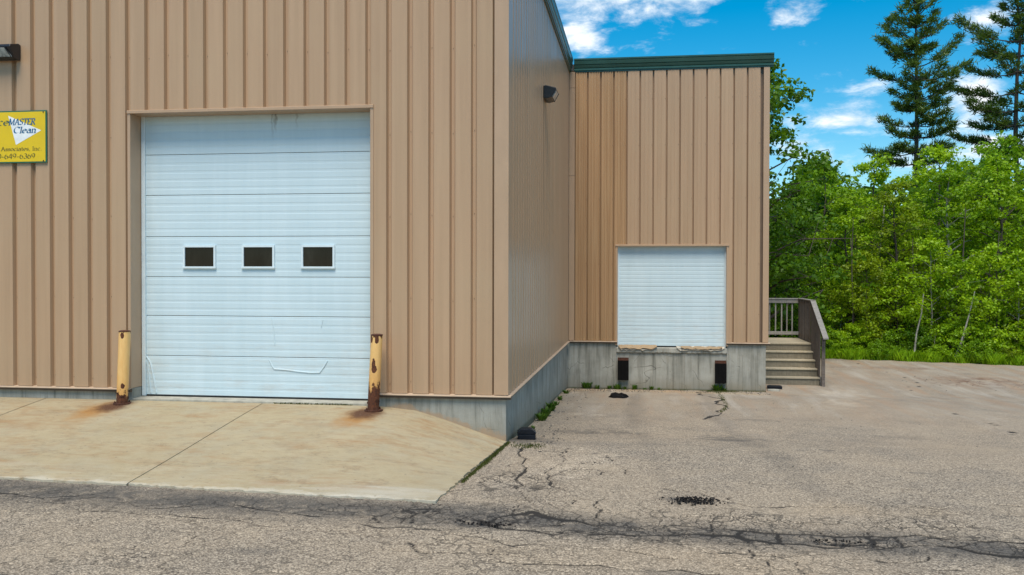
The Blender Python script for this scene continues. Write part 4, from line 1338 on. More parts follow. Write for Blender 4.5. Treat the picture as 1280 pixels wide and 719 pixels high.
bumper(-0.445, 0.25, 'black rubber dock bumper below the left corner of the small door')
bumper(2.06, 0.21, 'black rubber dock bumper below the right corner of the small door')


# ------------------------------------------------------------------ wooden steps beside the dock wing
SX0, SX1, SY = XR + 0.03, 4.86, 25.92
NR, RH, TD = 5, 0.212, 0.325
PZ_ = NR * RH
PB = 29.5
RXX = SX1 + 0.06
steps = empty('wooden_steps', (4.0, 27.5, 0.0), 'weathered wooden steps and landing with grey railing beside the dock wall', 'steps')
SO = Vector((4.0, 27.5, 0.0))


def sp(name, mb, m, bevel=0.0):
    mb.v = [(p[0] - SO.x, p[1] - SO.y, p[2] - SO.z) for p in mb.v]
    return mb.obj(name, m, steps, bevel=bevel)


for i in range(NR):
    y0 = SY + i * TD
    sp('riser', MB().box(SX0, SX1 - 0.01, y0, y0 + 0.03, i * RH + (0.004 if i else -0.03), (i + 1) * RH - 0.042), M_riser)
    if i < NR - 1:
        sp('tread', MB().box(SX0, SX1, y0 - 0.028, y0 + 0.150, (i + 1) * RH - 0.040, (i + 1) * RH), M_tread, 0.006)
        sp('tread', MB().box(SX0, SX1, y0 + 0.156, y0 + TD - 0.001, (i + 1) * RH - 0.040, (i + 1) * RH - 0.002), M_tread, 0.006)
y = SY + (NR - 1) * TD - 0.028
k = 0
while y < PB - 0.05:
    sp('deck_board', MB().box(SX0, SX1 + (0.012 if k % 3 else 0.0), y, y + 0.138, PZ_ - 0.040, PZ_ - 0.001 * (k % 2)), M_tread, 0.005)
    y += 0.146; k += 1
# saw-tooth stringers
for sx in (SX0 + 0.02, SX1 - 0.055):
    poly = [(SY + 0.03, -0.03)]
    for i in range(NR):
        poly += [(SY + 0.032 + i * TD, (i + 1) * RH - 0.041)]
        if i < NR - 1: poly += [(SY + 0.032 + (i + 1) * TD, (i + 1) * RH - 0.041)]
    poly += [(SY + 0.032 + NR * TD, NR * RH - 0.041), (SY + 0.032 + NR * TD, NR * RH - 0.3), (SY + 0.5, -0.03)]
    sp('stringer', MB().prism(poly, 'x', sx, sx + 0.036), M_darkwood)
# open saw-tooth skirt seen beside the treads
poly = [(SY - 0.01, 0.0)]
for i in range(NR):
    poly += [(SY - 0.01 + i * TD, (i + 1) * RH + 0.015), (SY - 0.01 + (i + 1) * TD, (i + 1) * RH + 0.015)]
poly += [(PB, PZ_ + 0.015), (PB, PZ_ - 0.24), (SY + 1.5, PZ_ - 0.24), (SY + 0.25, 0.0)]
sp('skirt_board', MB().prism(poly, 'x', SX1 + 0.014, SX1 + 0.040), M_rail)
TOP = PZ_ + 1.20
YT = 27.35
# posts
for (px, py, z0, z1) in ((RXX, PB, -0.05, TOP - 0.002), (RXX, YT, -0.05, TOP + 0.03), (RXX, SY - 0.14, -0.05, 1.38), (SX0 + 0.06, PB, -0.05, TOP - 0.002)):
    sp('railing_post', MB().box(px - 0.044, px + 0.044, py - 0.044, py + 0.044, z0, z1), M_rail if px < 4.5 else M_darkwood, 0.006)
# back rails and balusters
sp('cap_rail', MB().box(SX0, RXX + 0.07, PB - 0.08, PB + 0.08, TOP, TOP + 0.036), M_rail, 0.006)
sp('upper_rail', MB().box(SX0 + 0.105, RXX - 0.046, PB - 0.062, PB - 0.026, TOP - 0.115, TOP - 0.004), M_rail, 0.005)
sp('lower_rail', MB().box(SX0 + 0.105, RXX - 0.046, PB - 0.062, PB - 0.026, PZ_ + 0.10, PZ_ + 0.20), M_rail, 0.005)
xb = SX0 + 0.20
rr = random.Random(3)
while xb < RXX - 0.12:
    sp('baluster', MB().box(xb - 0.019, xb + 0.019, PB - 0.024, PB + 0.014, PZ_ + 0.06, TOP - 0.02), M_rail)
    xb += 0.178 + rr.uniform(-0.02, 0.02)
# right side: wide boards between cap and deck, then down the flight
sp('cap_rail', MB().box(RXX - 0.075, RXX + 0.075, YT - 0.03, PB - 0.082, TOP, TOP + 0.036), M_rail, 0.006)
yb = YT + 0.12
while yb < PB - 0.10:
    sp('railing_board', MB().box(RXX - 0.072, RXX - 0.046, yb - 0.062, yb + 0.062, PZ_ + 0.02, TOP - 0.003), M_darkwood)
    yb += 0.215
sp('side_rail', MB().box(RXX - 0.042, RXX + 0.0, YT + 0.05, PB - 0.05, TOP - 0.10, TOP - 0.004), M_darkwood)
sp('side_rail', MB().box(RXX - 0.042, RXX + 0.0, YT + 0.05, PB - 0.05, PZ_ + 0.10, PZ_ + 0.19), M_darkwood)
ZA, ZE = TOP + 0.02, 1.33
YA, YE = YT - 0.03, SY - 0.48


def slope_z(y_): return ZA + (ZE - ZA) * (YA - y_) / (YA - YE)


sp('sloping_cap_rail', MB().prism([(YA, ZA - 0.036), (YA, ZA), (YE, ZE), (YE, ZE - 0.036)], 'x', RXX - 0.07, RXX + 0.07), M_rail)
sp('sloping_rail', MB().prism([(YA - 0.02, ZA - 0.14), (YA - 0.02, ZA - 0.045), (YE + 0.05, ZE - 0.028), (YE + 0.05, ZE - 0.125)], 'x', RXX - 0.040, RXX + 0.0), M_darkwood)
yb = YA - 0.12
while yb > SY - 0.05:
    sp('railing_board', MB().prism([(yb - 0.060, max(0.05, RH * ((yb - SY) / TD) + 0.02)), (yb + 0.060, max(0.05, RH * ((yb - SY) / TD) + 0.04)), (yb + 0.060, slope_z(yb + 0.06) - 0.04), (yb - 0.060, slope_z(yb - 0.06) - 0.04)], 'x', RXX - 0.068, RXX - 0.042), M_darkwood)
    yb -= 0.172
for px, py in ((SX0 + 0.1, SY + 1.45), (SX1 - 0.1, SY + 1.45)):
    sp('support_post', MB().box(px - 0.05, px + 0.05, py, py + 0.1, -0.05, PZ_ - 0.3), M_darkwood)


# ------------------------------------------------------------------ wall lamps
def wall_lamp():
    r = empty('wall_lamp', (-9.75, Y1 - 0.002, 6.415), 'black wall lamp on the front wall above the yellow sign', 'wall lamp', 'black floodlights on the metal walls')
    w, h, dp = 0.52, 0.235, 0.25
    # side profile (y outward negative, z)
    prof = [(0.0, -h / 2), (-0.07, -h / 2 - 0.012), (-dp * 0.62, -h / 2 + 0.01), (-dp, h * 0.18), (-dp + 0.012, h * 0.34), (-0.05, h / 2 + 0.012), (0.0, h / 2)]
    MB().prism(prof, 'x', -w / 2, w / 2).obj('housing', M_black, r, bevel=0.010)
    a = Vector((0, -dp * 0.62, -h / 2 + 0.01)); b = Vector((0, -dp, h * 0.18))
    n_ = Vector((0, b.z - a.z, -(b.y - a.y))).normalized()
    if n_.y > 0: n_ = -n_
    for (x0, x1, s0, s1, nm, m, off) in ((-w / 2 + 0.035, w / 2 - 0.07, 0.12, 0.90, 'lens', M_lens, 0.012),):
        P = [a.lerp(b, s0) + Vector((x0, 0, 0)), a.lerp(b, s0) + Vector((x1 + 0.045, 0, 0)), a.lerp(b, s1) + Vector((x1 - 0.015, 0, 0)), a.lerp(b, s1) + Vector((x0 + 0.02, 0, 0))]
        Q = [p + n_ * off for p in P]
        MB().add(P + Q, [(0, 1, 2, 3), (4, 5, 6, 7), (0, 1, 5, 4), (1, 2, 6, 5), (2, 3, 7, 6), (3, 0, 4, 7)]).obj(nm, m, r)
    MB().box(-0.07, 0.07, -0.05, 0.001, -0.07, 0.07).obj('wall_bracket', M_black, r)
    P0 = a.lerp(b, 0.02); P1_ = a.lerp(b, 0.98)
    MB().tube([P0 + Vector((w / 2 - 0.03, 0, 0)) + n_ * 0.012, P1_ + Vector((w / 2 - 0.085, 0, 0)) + n_ * 0.012], 0.009, 6).obj('lens_rim', M_black, r)
    return r


lamp = wall_lamp()
copy_thing(lamp, (XC + 0.002, 18.0, 6.56), math.pi / 2, 'black wall lamp on the side wall above the dock court, dark streak below it')

# ------------------------------------------------------------------ sign
def arc(cx, cy, rx, ry, a0, a1, n=10):
    return [(cx + rx * math.cos(R(a0 + (a1 - a0) * i / n)), cy + ry * math.sin(R(a0 + (a1 - a0) * i / n))) for i in range(n + 1)]


SER = lambda x, y, w=0.11: [(x - w, y), (x + w, y)]
GL = {
    'i': (.26, [[(.12, 0), (.12, .62)], [(.12, .80), (.12, .88)], SER(.12, .02), [(.02, .60), (.12, .62)]]),
    'c': (.50, [arc(.27, .32, .23, .31, 50, 310)]),
    'e': (.54, [[(.05, .36), (.48, .36)], arc(.27, .32, .23, .31, 8, 312)]),
    'M': (.98, [[(.10, 0), (.12, 1)], [(.12, 1), (.46, .08)], [(.46, .08), (.82, 1)], [(.82, 1), (.84, 0)], SER(.1, .02), SER(.84, .02), [(.02, .98), (.14, .98)], [(.8, .98), (.93, .98)]]),
    'A': (.80, [[(.08, 0), (.38, 1)], [(.38, 1), (.70, 0)], [(.2, .36), (.56, .36)], SER(.08, .02), SER(.7, .02)]),
    'S': (.60, [arc(.29, .75, .21, .23, 25, 270) + arc(.29, .27, .23, .25, 90, -155)]),
    'T': (.70, [[(.03, .97), (.65, .97)], [(.34, 0), (.34, .97)], SER(.34, .02, .13), [(.03, .97), (.03, .82)], [(.65, .97), (.65, .82)]]),
    'E': (.64, [[(.12, 0), (.12, 1)], [(.03, .97), (.54, .97)], [(.12, .52), (.42, .52)], [(.03, .03), (.58, .03)], [(.54, .97), (.54, .83)], [(.58, .03), (.58, .18)]]),
    'R': (.72, [[(.12, 0), (.12, 1)], [(.03, .97), (.34, .97)] + arc(.34, .75, .2, .22, 85, -90) + [(.12, .53)], [(.32, .52), (.66, 0)], SER(.12, .02)]),
    'C': (.76, [arc(.39, .5, .33, .49, 42, 318), [(.64, .98), (.64, .74)]]),
    'l': (.28, [[(.13, 0), (.13, 1)], SER(.13, .02), [(.03, .98), (.13, .98)]]),
    'a': (.56, [arc(.25, .22, .19, .21, 0, 360, 14), arc(.25, .42, .19, .21, 150, 0) + [(.44, 0)], [(.44, .02), (.54, .02)]]),
    'n': (.60, [[(.12, 0), (.12, .64)], arc(.28, .42, .17, .2, 170, 0) + [(.45, 0)], SER(.12, .02), SER(.45, .02), [(.03, .62), (.12, .62)]]),
    's': (.44, [arc(.21, .48, .15, .15, 25, 270) + arc(.21, .17, .16, .16, 90, -155)]),
    'o': (.56, [arc(.27, .32, .22, .31, 0, 360, 16)]),
    't': (.36, [[(.16, .86), (.16, .12), (.22, .02), (.32, .05)], [(.02, .62), (.32, .62)]]),
    'I': (.34, [[(.16, 0), (.16, 1)], SER(.16, .02), SER(.16, .98)]),
    ',': (.24, [[(.11, .06), (.12, .0), (.05, -.16)]]),
    '.': (.24, [[(.08, .03), (.14, .03)], [(.11, .0), (.11, .08)]]),
    '-': (.42, [[(.06, .36), (.34, .36)]]),
    ' ': (.34, []),
    '0': (.58, [arc(.28, .5, .22, .49, 0, 360, 16)]),
    '6': (.58, [arc(.28, .30, .22, .29, 0, 360, 14), [(.07, .34), (.14, .66), (.28, .88), (.46, .98)]]),
    '4': (.60, [[(.42, 0), (.42, 1)], [(.42, 1), (.04, .3)], [(.02, .28), (.56, .28)]]),
    '9': (.58, [arc(.28, .70, .22, .29, 0, 360, 14), [(.49, .66), (.42, .34), (.28, .12), (.10, .02)]]),
    '3': (.54, [arc(.25, .75, .19, .23, 150, -90) + arc(.25, .27, .22, .26, 90, -155)]),
}


def lettering(txt, x, z, cap, width, slant, nib, ytop):
    """serif letters drawn with a broad nib, as thin raised paint; local sign coordinates"""
    adv = sum(GL[ch][0] for ch in txt)
    sx = width / adv
    th = R(25)
    nv = (math.cos(th) * nib * cap / 2, math.sin(th) * nib * cap / 2)
    mb = MB(); cx = x; lay = 0
    for ch in txt:
        w_, st = GL[ch]
        for s_ in st:
            lay += 1
            yy = ytop - 0.00012 * (lay % 5)
            pts = [(cx + px * sx + slant * py * cap, z + py * cap) for px, py in s_]
            for (a, b) in zip(pts[:-1], pts[1:]):
                mb.add([(a[0] - nv[0], yy, a[1] - nv[1]), (a[0] + nv[0], yy, a[1] + nv[1]), (b[0] + nv[0], yy, b[1] + nv[1]), (b[0] - nv[0], yy, b[1] - nv[1])], [(0, 1, 2, 3)])
        cx += w_ * sx
    return mb


M_yel = mat('yellow_sign_paint', simple((0.72, 0.50, 0.004), 0.35, 0, 0.05, 3))
M_sgreen = mat('green_sign_border', simple((0.02, 0.13, 0.075), 0.4))
M_swhite = mat('white_sign_paint', simple((0.78, 0.80, 0.80), 0.35))
M_blue = mat('blue_sign_lettering', simple((0.01, 0.11, 0.24), 0.4))
M_teal = mat('dark_green_lettering', simple((0.03, 0.085, 0.075), 0.4))
M_olive = mat('olive_lettering', simple((0.09, 0.085, 0.02), 0.4))
SXR, SZ0, SZ1 = -9.045, 4.715, 5.52
sign = empty('sign', (SXR - 0.95, Y1 - 0.012, SZ0), 'yellow green-bordered business sign with white triangle on the front wall', 'sign')


def sx(px): return 0.95 - (60 - px) * 0.01345


def sz(py): return (204 - py) * 0.01239


MB().box(-0.95, 0.95, -0.016, 0.0, 0.0, SZ1 - SZ0).obj('board', M_sgreen, sign, bevel=0.003)
MB().box(-0.93, 0.93, -0.0195, -0.0155, 0.020, SZ1 - SZ0 - 0.020).obj('face', M_yel, sign)
MB().prism([(sx(12.3), sz(145)), (sx(53.5), sz(164)), (sx(22), sz(181.5))], 'y', -0.0215, -0.019).obj('triangle_emblem', M_swhite, sign)
lettering('ice', sx(-4.5), sz(157), 0.108, 0.235, 0.20, 0.20, -0.0228).obj('lettering', M_teal, sign)
lettering('MASTER', sx(12.8), sz(156.8), 0.098, 0.445, 0.20, 0.20, -0.0228).obj('lettering', M_blue, sign)
lettering('Clean', sx(18.5), sz(167), 0.098, 0.385, 0.22, 0.24, -0.0228).obj('lettering', M_blue, sign)
lettering('Associates, Inc.', sx(3), sz(188.8), 0.062, 0.69, 0.0, 0.18, -0.0228).obj('lettering', M_olive, sign)
lettering('0-649-6369', sx(-1.5), sz(198.6), 0.078, 0.64, 0.0, 0.18, -0.0228).obj('lettering', M_olive, sign)
for ax in (-0.9, 0.9):
    for az_ in (0.03, SZ1 - SZ0 - 0.03):
        MB().lathe([(0.010, 0), (0.010, 0.004)], 8).obj('screw', M_rust, sign, loc=(ax, -0.023, az_)).rotation_euler = (R(90), 0, 0)


# ------------------------------------------------------------------ small things on the ground
def bait_box(x, y, z, w, dpt, h, label, rz, flat=False):
    r = empty('bait_box', (x, y, z), label, 'plastic box', None, rz)
    M_ = mat('black_plastic', simple((0.008, 0.009, 0.013), 0.42, 0, 0.2, 10, spec=0.3))
    c = 0.22 if not flat else 0.1
    MB().prism([(-w / 2, 0), (w / 2, 0), (w / 2, h * 0.52), (-w / 2, h * 0.52)], 'y', -dpt / 2, dpt / 2).obj('box_body', M_, r, bevel=0.012)
    MB().prism([(-w / 2 - 0.006, h * 0.535), (w / 2 + 0.006, h * 0.535), (w / 2 + 0.006, h * 0.72), (w / 2 - w * c, h), (-w / 2 + w * c, h), (-w / 2 - 0.006, h * 0.72)], 'y', -dpt / 2 - 0.006, dpt / 2 + 0.006).obj('lid', M_, r, bevel=0.010)
    MB().box(w / 2 + 0.001, w / 2 + 0.004, -0.04, 0.04, 0.012, h * 0.4).obj('opening', M_seal, r)
    return r


bait_box(-1.70, 13.72, G(13.72) - 0.005, 0.27, 0.20, 0.165, 'black plastic box with domed lid on the asphalt at the building corner', R(8))
bait_box(3.53, 25.0, G(25.0) - 0.004, 0.38, 0.26, 0.085, 'flat black plastic box lying beside the foot of the steps', R(-6), True)
stone = MB()
rr = random.Random(9)
pl = [(0.17 * (1 + rr.uniform(-.2, .2)) * math.cos(a), 0.1 * (1 + rr.uniform(-.2, .2)) * math.sin(a)) for a in [i * math.pi / 5 for i in range(10)]]
o = stone.prism(pl, 'z', -0.02, 0.05).obj('stone', M_sill, None, (3.42, 24.45, 0.0), bevel=0.012)
tag(o, 'flat pale concrete fragment in front of the flat black box', 'stone')

# black rubber scrap in the dock court
rr = random.Random(21)
n = 16
vs = [(0, 0, 0.075)]
for ring, (rad, hz) in enumerate(((0.45, 0.075), (0.8, 0.055), (1.0, 0.004))):
    for i in range(n):
        a = 2 * math.pi * i / n
        k_ = 1 + rr.uniform(-.16, .16)
        vs.append((0.24 * rad * k_ * math.cos(a), 0.34 * rad * k_ * math.sin(a), hz * (1 + rr.uniform(-.35, .35))))
fs = [(0, 1 + i, 1 + (i + 1) % n) for i in range(n)]
for q in range(2):
    for i in range(n):
        fs.append((1 + q * n + i, 1 + (q + 1) * n + i, 1 + (q + 1) * n + (i + 1) % n, 1 + q * n + (i + 1) % n))
o = MB().add(vs, fs).obj('rubber_scrap', M_rubber, None, (-0.50, 21.6, G(21.6) + 0.005), smooth=False)
tag(o, 'torn flat black rubber scrap on the asphalt below the loading dock', 'rubber scrap')


def clods(name, cx, cy, rx, ry, n_, smin, smax, seed, m, label, cat, spread=0.45):
    r_ = random.Random(seed)
    mb = MB()
    for k_ in range(n_):
        x_ = cx + r_.gauss(0, rx * spread); y_ = cy + r_.gauss(0, ry * spread)
        s_ = r_.uniform(smin, smax)
        dome = 0.055 * max(0, 1 - ((x_ - cx) / rx) ** 2 - ((y_ - cy) / ry) ** 2)
        z_ = float(np.interp(y_, YS, ZS)) + dome * r_.random() * 0.5 + s_ * 0.05
        pts = [Vector((r_.uniform(-1, 1), r_.uniform(-1, 1), r_.uniform(-.7, .7))).normalized() * s_ * r_.uniform(.7, 1.1) for _ in range(1)]
        a0 = r_.uniform(0, 6.28)
        vv = [Vector((math.cos(a0 + q * 1.57) * s_ * r_.uniform(.7, 1.2), math.sin(a0 + q * 1.57) * s_ * r_.uniform(.7, 1.2), r_.uniform(-.2, .2) * s_)) for q in range(4)]
        top = Vector((0, 0, s_ * r_.uniform(.5, .9))); bt = Vector((0, 0, -s_ * .6))
        vv = [Vector((x_, y_, z_)) + q for q in vv + [top, bt]]
        mb.add(vv, [(0, 1, 4), (1, 2, 4), (2, 3, 4), (3, 0, 4), (1, 0, 5), (2, 1, 5), (3, 2, 5), (0, 3, 5)])
    o_ = mb.obj(name, m)
    tag(o_, label, cat, kind='stuff')
    return o_


M_crumb = mat('black_asphalt_crumb', simple((0.017, 0.0155, 0.015), 0.95, 0, 0.5, 25, spec=0.1))
M_gravel = mat('loose_grit', simple((0.13, 0.115, 0.095), 0.95, 0, 0.5, 12))
clods('asphalt_crumbs', 0.56, 9.62, 0.30, 0.19, 250, 0.004, 0.019, 5, M_crumb, 'small heap of crumbled black asphalt on the open yard', 'asphalt crumbs')
clods('pothole_debris', -1.45, 8.40, 0.34, 0.12, 55, 0.005, 0.020, 6, M_crumb, 'loose black asphalt bits in the broken gutter near the ramp corner', 'asphalt debris')
clods('gutter_debris', 1.72, 8.29, 0.30, 0.07, 45, 0.004, 0.015, 8, M_crumb, 'loose asphalt bits in the broken gutter at the right', 'asphalt debris')
r_ = random.Random(77)
mb = MB()
for k_ in range(700):
    if k_ < 150: x_, y_ = r_.uniform(-1.85, -1.2) , r_.uniform(12.9, 24)
    elif k_ < 420: y_ = r_.uniform(23.2, 24.2); x_ = r_.uniform(-1.8, 3.2)
    elif k_ < 520: x_, y_ = r_.gauss(10, 1.5), r_.gauss(27, 0.9)
    else: x_, y_ = r_.uniform(-2.0, 6), r_.uniform(8, 22)
    if x_ < -1.9 and y_ > 9: continue
    s_ = r_.uniform(0.004, 0.013) * (1.6 if k_ < 520 else 1.0)
    z_ = G(y_) + s_ * 0.3
    a0 = r_.uniform(0, 6.28)
    vv = [(x_ + math.cos(a0 + q * 1.57) * s_, y_ + math.sin(a0 + q * 1.57) * s_ * .8, z_) for q in range(4)] + [(x_, y_, z_ + s_ * .8), (x_, y_, z_ - s_)]
    mb.add(vv, [(0, 1, 4), (1, 2, 4), (2, 3, 4), (3, 0, 4), (1, 0, 5), (2, 1, 5), (3, 2, 5), (0, 3, 5)])
tag(mb.obj('loose_grit', M_gravel), 'loose grit scattered over the asphalt', 'grit', kind='stuff')


# ------------------------------------------------------------------ weeds, moss and grass
def leafy_clump(seed, n_, rad, h, wl_):
    r_ = np.random.default_rng(seed)
    V = []; F = []
    for k_ in range(n_):
        a = r_.uniform(0, 6.28); rd = rad * r_.random() ** 0.7
        bx, by = rd * math.cos(a) * .5, rd * math.sin(a) * .5
        hh = h * r_.uniform(.35, 1.0)
        ox, oy = math.cos(a) * rad * r_.uniform(.3, 1), math.sin(a) * rad * r_.uniform(.3, 1)
        w_ = wl_ * r_.uniform(.6, 1.3)
        px, py = -math.sin(a) * w_, math.cos(a) * w_
        b = len(V)
        V += [(bx, by, -0.01), (bx + ox * .5 - px, by + oy * .5 - py, hh * .75), (bx + ox, by + oy, hh), (bx + ox * .5 + px, by + oy * .5 + py, hh * .75)]
        F.append((b, b + 1, b + 2, b + 3))
    return mesh_np('weed', V, F)


weed_meshes = [leafy_clump(200 + i, 90, 0.20, 0.30, 0.022) for i in range(4)] + [leafy_clump(210 + i, 60, 0.14, 0.18, 0.016) for i in range(3)]
WG = 'weeds along the foot of the foundation'
wl_ = ['nearest the black domed box', 'second from the black domed box', 'third from the black domed box', 'fourth from the black domed box',
       'third from the inner corner', 'second from the inner corner', 'closest to the inner corner']
for i, (y_, sc) in enumerate(((15.3, .35), (16.6, .7), (17.35, .85), (18.3, .85), (19.4, .8), (20.5, .85), (22.2, .8))):
    o = put('weed', weed_meshes[i % 7], L_weed, None, (XC + 0.10, y_, G(y_)), i * 1.3)
    o.scale = (sc * 0.6, sc * 1.0, sc * 0.75)
    tag(o, 'green weed clump against the side foundation, ' + wl_[i], 'weed', WG)
wd = [(-1.40, .95, 'left of the pair near the inner corner'), (-1.12, 1.0, 'right of the pair near the inner corner'), (-0.80, .55, 'low one left of the left bumper'), (-0.60, .8, 'just left of the left bumper'),
      (-0.40, .75, 'directly under the left bumper'), (-0.14, .7, 'just right of the left bumper'), (0.12, .5, 'thin one left of the dock middle'), (0.30, .55, 'left of two thin ones near dock middle'), (0.48, .6, 'right of two thin ones near dock middle'),
      (1.98, .95, 'under the right bumper'), (2.16, .5, 'tiny one right of the right bumper')]
for i, (x_, sc, tx) in enumerate(wd):
    o = put('weed', weed_meshes[(i * 3 + 1) % 7], L_weed, None, (x_, Y2 - 0.03, G(Y2) - 0.005), i * 2.1)
    o.scale = (sc * .8, sc * 0.5, sc * 0.7)
    tag(o, 'green weed clump at the dock foot, ' + tx, 'weed', WG)


def blades(name, pts, hmin, hmax, w_, seed, m, label, cat):
    """grass: thousands of bent blades"""
    r_ = np.random.default_rng(seed)
    n_ = len(pts)
    p = np.asarray(pts)
    a = r_.uniform(0, 2 * np.pi, n_); h = r_.uniform(hmin, hmax, n_); l = h * r_.uniform(.15, .7, n_)
    b = r_.uniform(0, 2 * np.pi, n_)
    dx, dy = np.cos(a), np.sin(a)
    wx, wy = np.cos(b) * w_, np.sin(b) * w_
    V = np.empty((n_, 4, 3))
    V[:, 0] = np.stack([p[:, 0] - wx, p[:, 1] - wy, p[:, 2]], 1)
    V[:, 1] = np.stack([p[:, 0] + wx, p[:, 1] + wy, p[:, 2]], 1)
    V[:, 2] = np.stack([p[:, 0] + dx * l * .45 + wx * .7, p[:, 1] + dy * l * .45 + wy * .7, p[:, 2] + h * .65], 1)
    V[:, 3] = np.stack([p[:, 0] + dx * l, p[:, 1] + dy * l, p[:, 2] + h], 1)
    F = np.arange(n_ * 4).reshape(n_, 4)
    o_ = put(name, mesh_np(name, V.reshape(-1, 3), F), m)
    return tag(o_, label, cat, kind='stuff')


# moss line in the joint between apron and asphalt, and in the crack below the right bumper
pts = []
for k_ in range(2600):
    v = rng.beta(1.3, 1.5); y_ = 10.1 + v * 3.0
    x_ = float(np.interp(y_, [9.08, 13.03], [-2.05, -1.90])) + 0.012 + abs(rng.normal(0, 0.022))
    pts.append((x_, y_, G(y_)))
for k_ in range(250):
    pts.append((rng.normal(-1.55, .12), rng.normal(12.75, .10), G(12.75)))
for k_ in range(1500):
    y_ = 24.2 - abs(rng.normal(0, .22)); pts.append((rng.normal(2.0, .22), y_, G(y_)))
for k_ in range(500):
    q_ = rng.random(); y_ = 23.8 - q_ * 5; pts.append((float(np.interp(y_, [18.6, 20, 21.5, 24], [1.57, 1.85, 1.9, 1.95])) + rng.normal(0, .03), y_, G(y_)))
for k_ in range(900):
    pts.append((rng.uniform(-1.8, 3.2), Y2 + 0.02 - abs(rng.normal(0, .035)), G(Y2)))
for k_ in range(260):
    pts.append((rng.uniform(-5.4, -4.2), 13.0 - abs(rng.normal(0, .012)), 1.078))
blades('moss', pts, 0.008, 0.032, 0.007, 5, L_moss, 'olive moss and dead grass in the joint beside the concrete ramp', 'moss')
# grass strip along the far edge of the yard
pts = []
def edge_y(x): return float(np.interp(x, [-20, 4, 6.75, 9.7, 12.74, 30], [35.2, 34.9, 34.5, 33.75, 32.8, 28.5]))
for k_ in range(30000):
    x_ = rng.uniform(3.0, 19.0)
    y_ = edge_y(x_) + abs(rng.normal(0, 1.0)) - 0.12 + 0.22 * math.sin(x_ * 2.3) * math.sin(x_ * 5.1 + 1)
    pts.append((x_, y_, -0.02))
blades('grass', pts, 0.08, 0.46, 0.012, 6, L_grass, 'bright green tall grass along the edge of the woods', 'grass')


# ------------------------------------------------------------------ trees
def leaf_mesh(name, C, N, size, seed, aspect=0.62, up=0.55):
    """C: leaf centres (n,3); N: outward normals; rhombic two-triangle leaves"""
    r_ = np.random.default_rng(seed)
    n_ = len(C)
    nn = N * 0.55 + r_.normal(0, 0.55, (n_, 3)); nn[:, 2] += up
    nn /= np.linalg.norm(nn, axis=1, keepdims=True)
    t_ = np.cross(nn, r_.normal(0, 1, (n_, 3))); t_ /= np.linalg.norm(t_, axis=1, keepdims=True)
    b_ = np.cross(nn, t_)
    s_ = size * r_.uniform(.65, 1.35, (n_, 1))
    V = np.empty((n_, 4, 3))
    V[:, 0] = C - t_ * s_ * .5
    V[:, 1] = C + b_ * s_ * .5 * aspect + nn * s_ * .06
    V[:, 2] = C + t_ * s_ * .5 - nn * s_ * .12
    V[:, 3] = C - b_ * s_ * .5 * aspect + nn * s_ * .06
    return mesh_np(name, V.reshape(-1, 3), np.arange(n_ * 4).reshape(n_, 4))


def make_tree_meshes(seed, H, Rm, base, nlimb, leaf, per, clump=0.42, lean=0.0, shape=1.0, trunk_r=None, open_=0.5):
    r_ = random.Random(seed)
    tr = trunk_r or H * 0.011 + 0.012
    trunk = MB()
    tp = []
    wx = wy = 0
    for i in range(9):
        f_ = i / 8
        wx += r_.gauss(0, H * .008); wy += r_.gauss(0, H * .008)
        tp.append(Vector((wx + lean * f_ * H, wy, H * .96 * f_ - 0.05)))
    trunk.tube(tp, [tr * (1 - .86 * i / 8) * (1.35 if i == 0 else 1) for i in range(9)], 7)

    def trunk_at(z):
        f_ = min(.999, max(0, z / (H * .96))) * 8
        i = int(f_); return tp[i].lerp(tp[i + 1], f_ - i)
    cl = []
    for k in range(nlimb):
        f_ = (k + r_.random()) / nlimb
        z = base + (H * .97 - base) * f_
        rad = Rm * (math.sin(math.pi * min(1, (.22 + .78 * f_) ** shape)) ** .7 + .12) * r_.uniform(.6, 1.12)
        a = k * 2.4 + r_.uniform(-.5, .5)
        p0 = trunk_at(max(.3, z - rad * .45))
        rise = rad * r_.uniform(.15, .65)
        p2 = p0 + Vector((math.cos(a) * rad, math.sin(a) * rad, rise))
        p1 = p0.lerp(p2, .5) + Vector((0, 0, rad * .1 + r_.gauss(0, .05)))
        br = max(.008, tr * .45 * (1 - f_ * .6))
        trunk.tube([p0, p1, p2], [br, br * .6, br * .25], 5, cap=False)
        for s_ in (.35, .6, .82, 1.0):
            q = (p0.lerp(p1, s_ * 2) if s_ < .5 else p1.lerp(p2, s_ * 2 - 1))
            for m_ in range(1 if s_ < .5 else 2):
                off = Vector((r_.gauss(0, .30), r_.gauss(0, .30), r_.gauss(0, .22))) * rad * open_
                e = q + off
                if m_: trunk.tube([q, e], [br * .3, br * .15], 4, cap=False)
                cl.append((e, clump * r_.uniform(.6, 1.25)))
    cl.append((tp[-1], clump * .8)); cl.append((tp[-1] + Vector((0, 0, clump * .6)), clump * .5))
    g_ = np.random.default_rng(seed + 1000)
    C = []; N = []
    for e, s_ in cl:
        m_ = max(8, int(per * (s_ / clump) ** 2))
        dv = g_.normal(0, 1, (m_, 3)); dv /= np.linalg.norm(dv, axis=1, keepdims=True)
        rr_ = g_.random((m_, 1)) ** .45
        q = dv * rr_ * s_; q[:, 2] *= .55
        C.append(np.array(e)[None] + q); N.append(dv)
    C = np.concatenate(C); N = np.concatenate(N)
    return trunk.mesh('trunk', smooth=True), leaf_mesh('crown', C, N, leaf, seed)


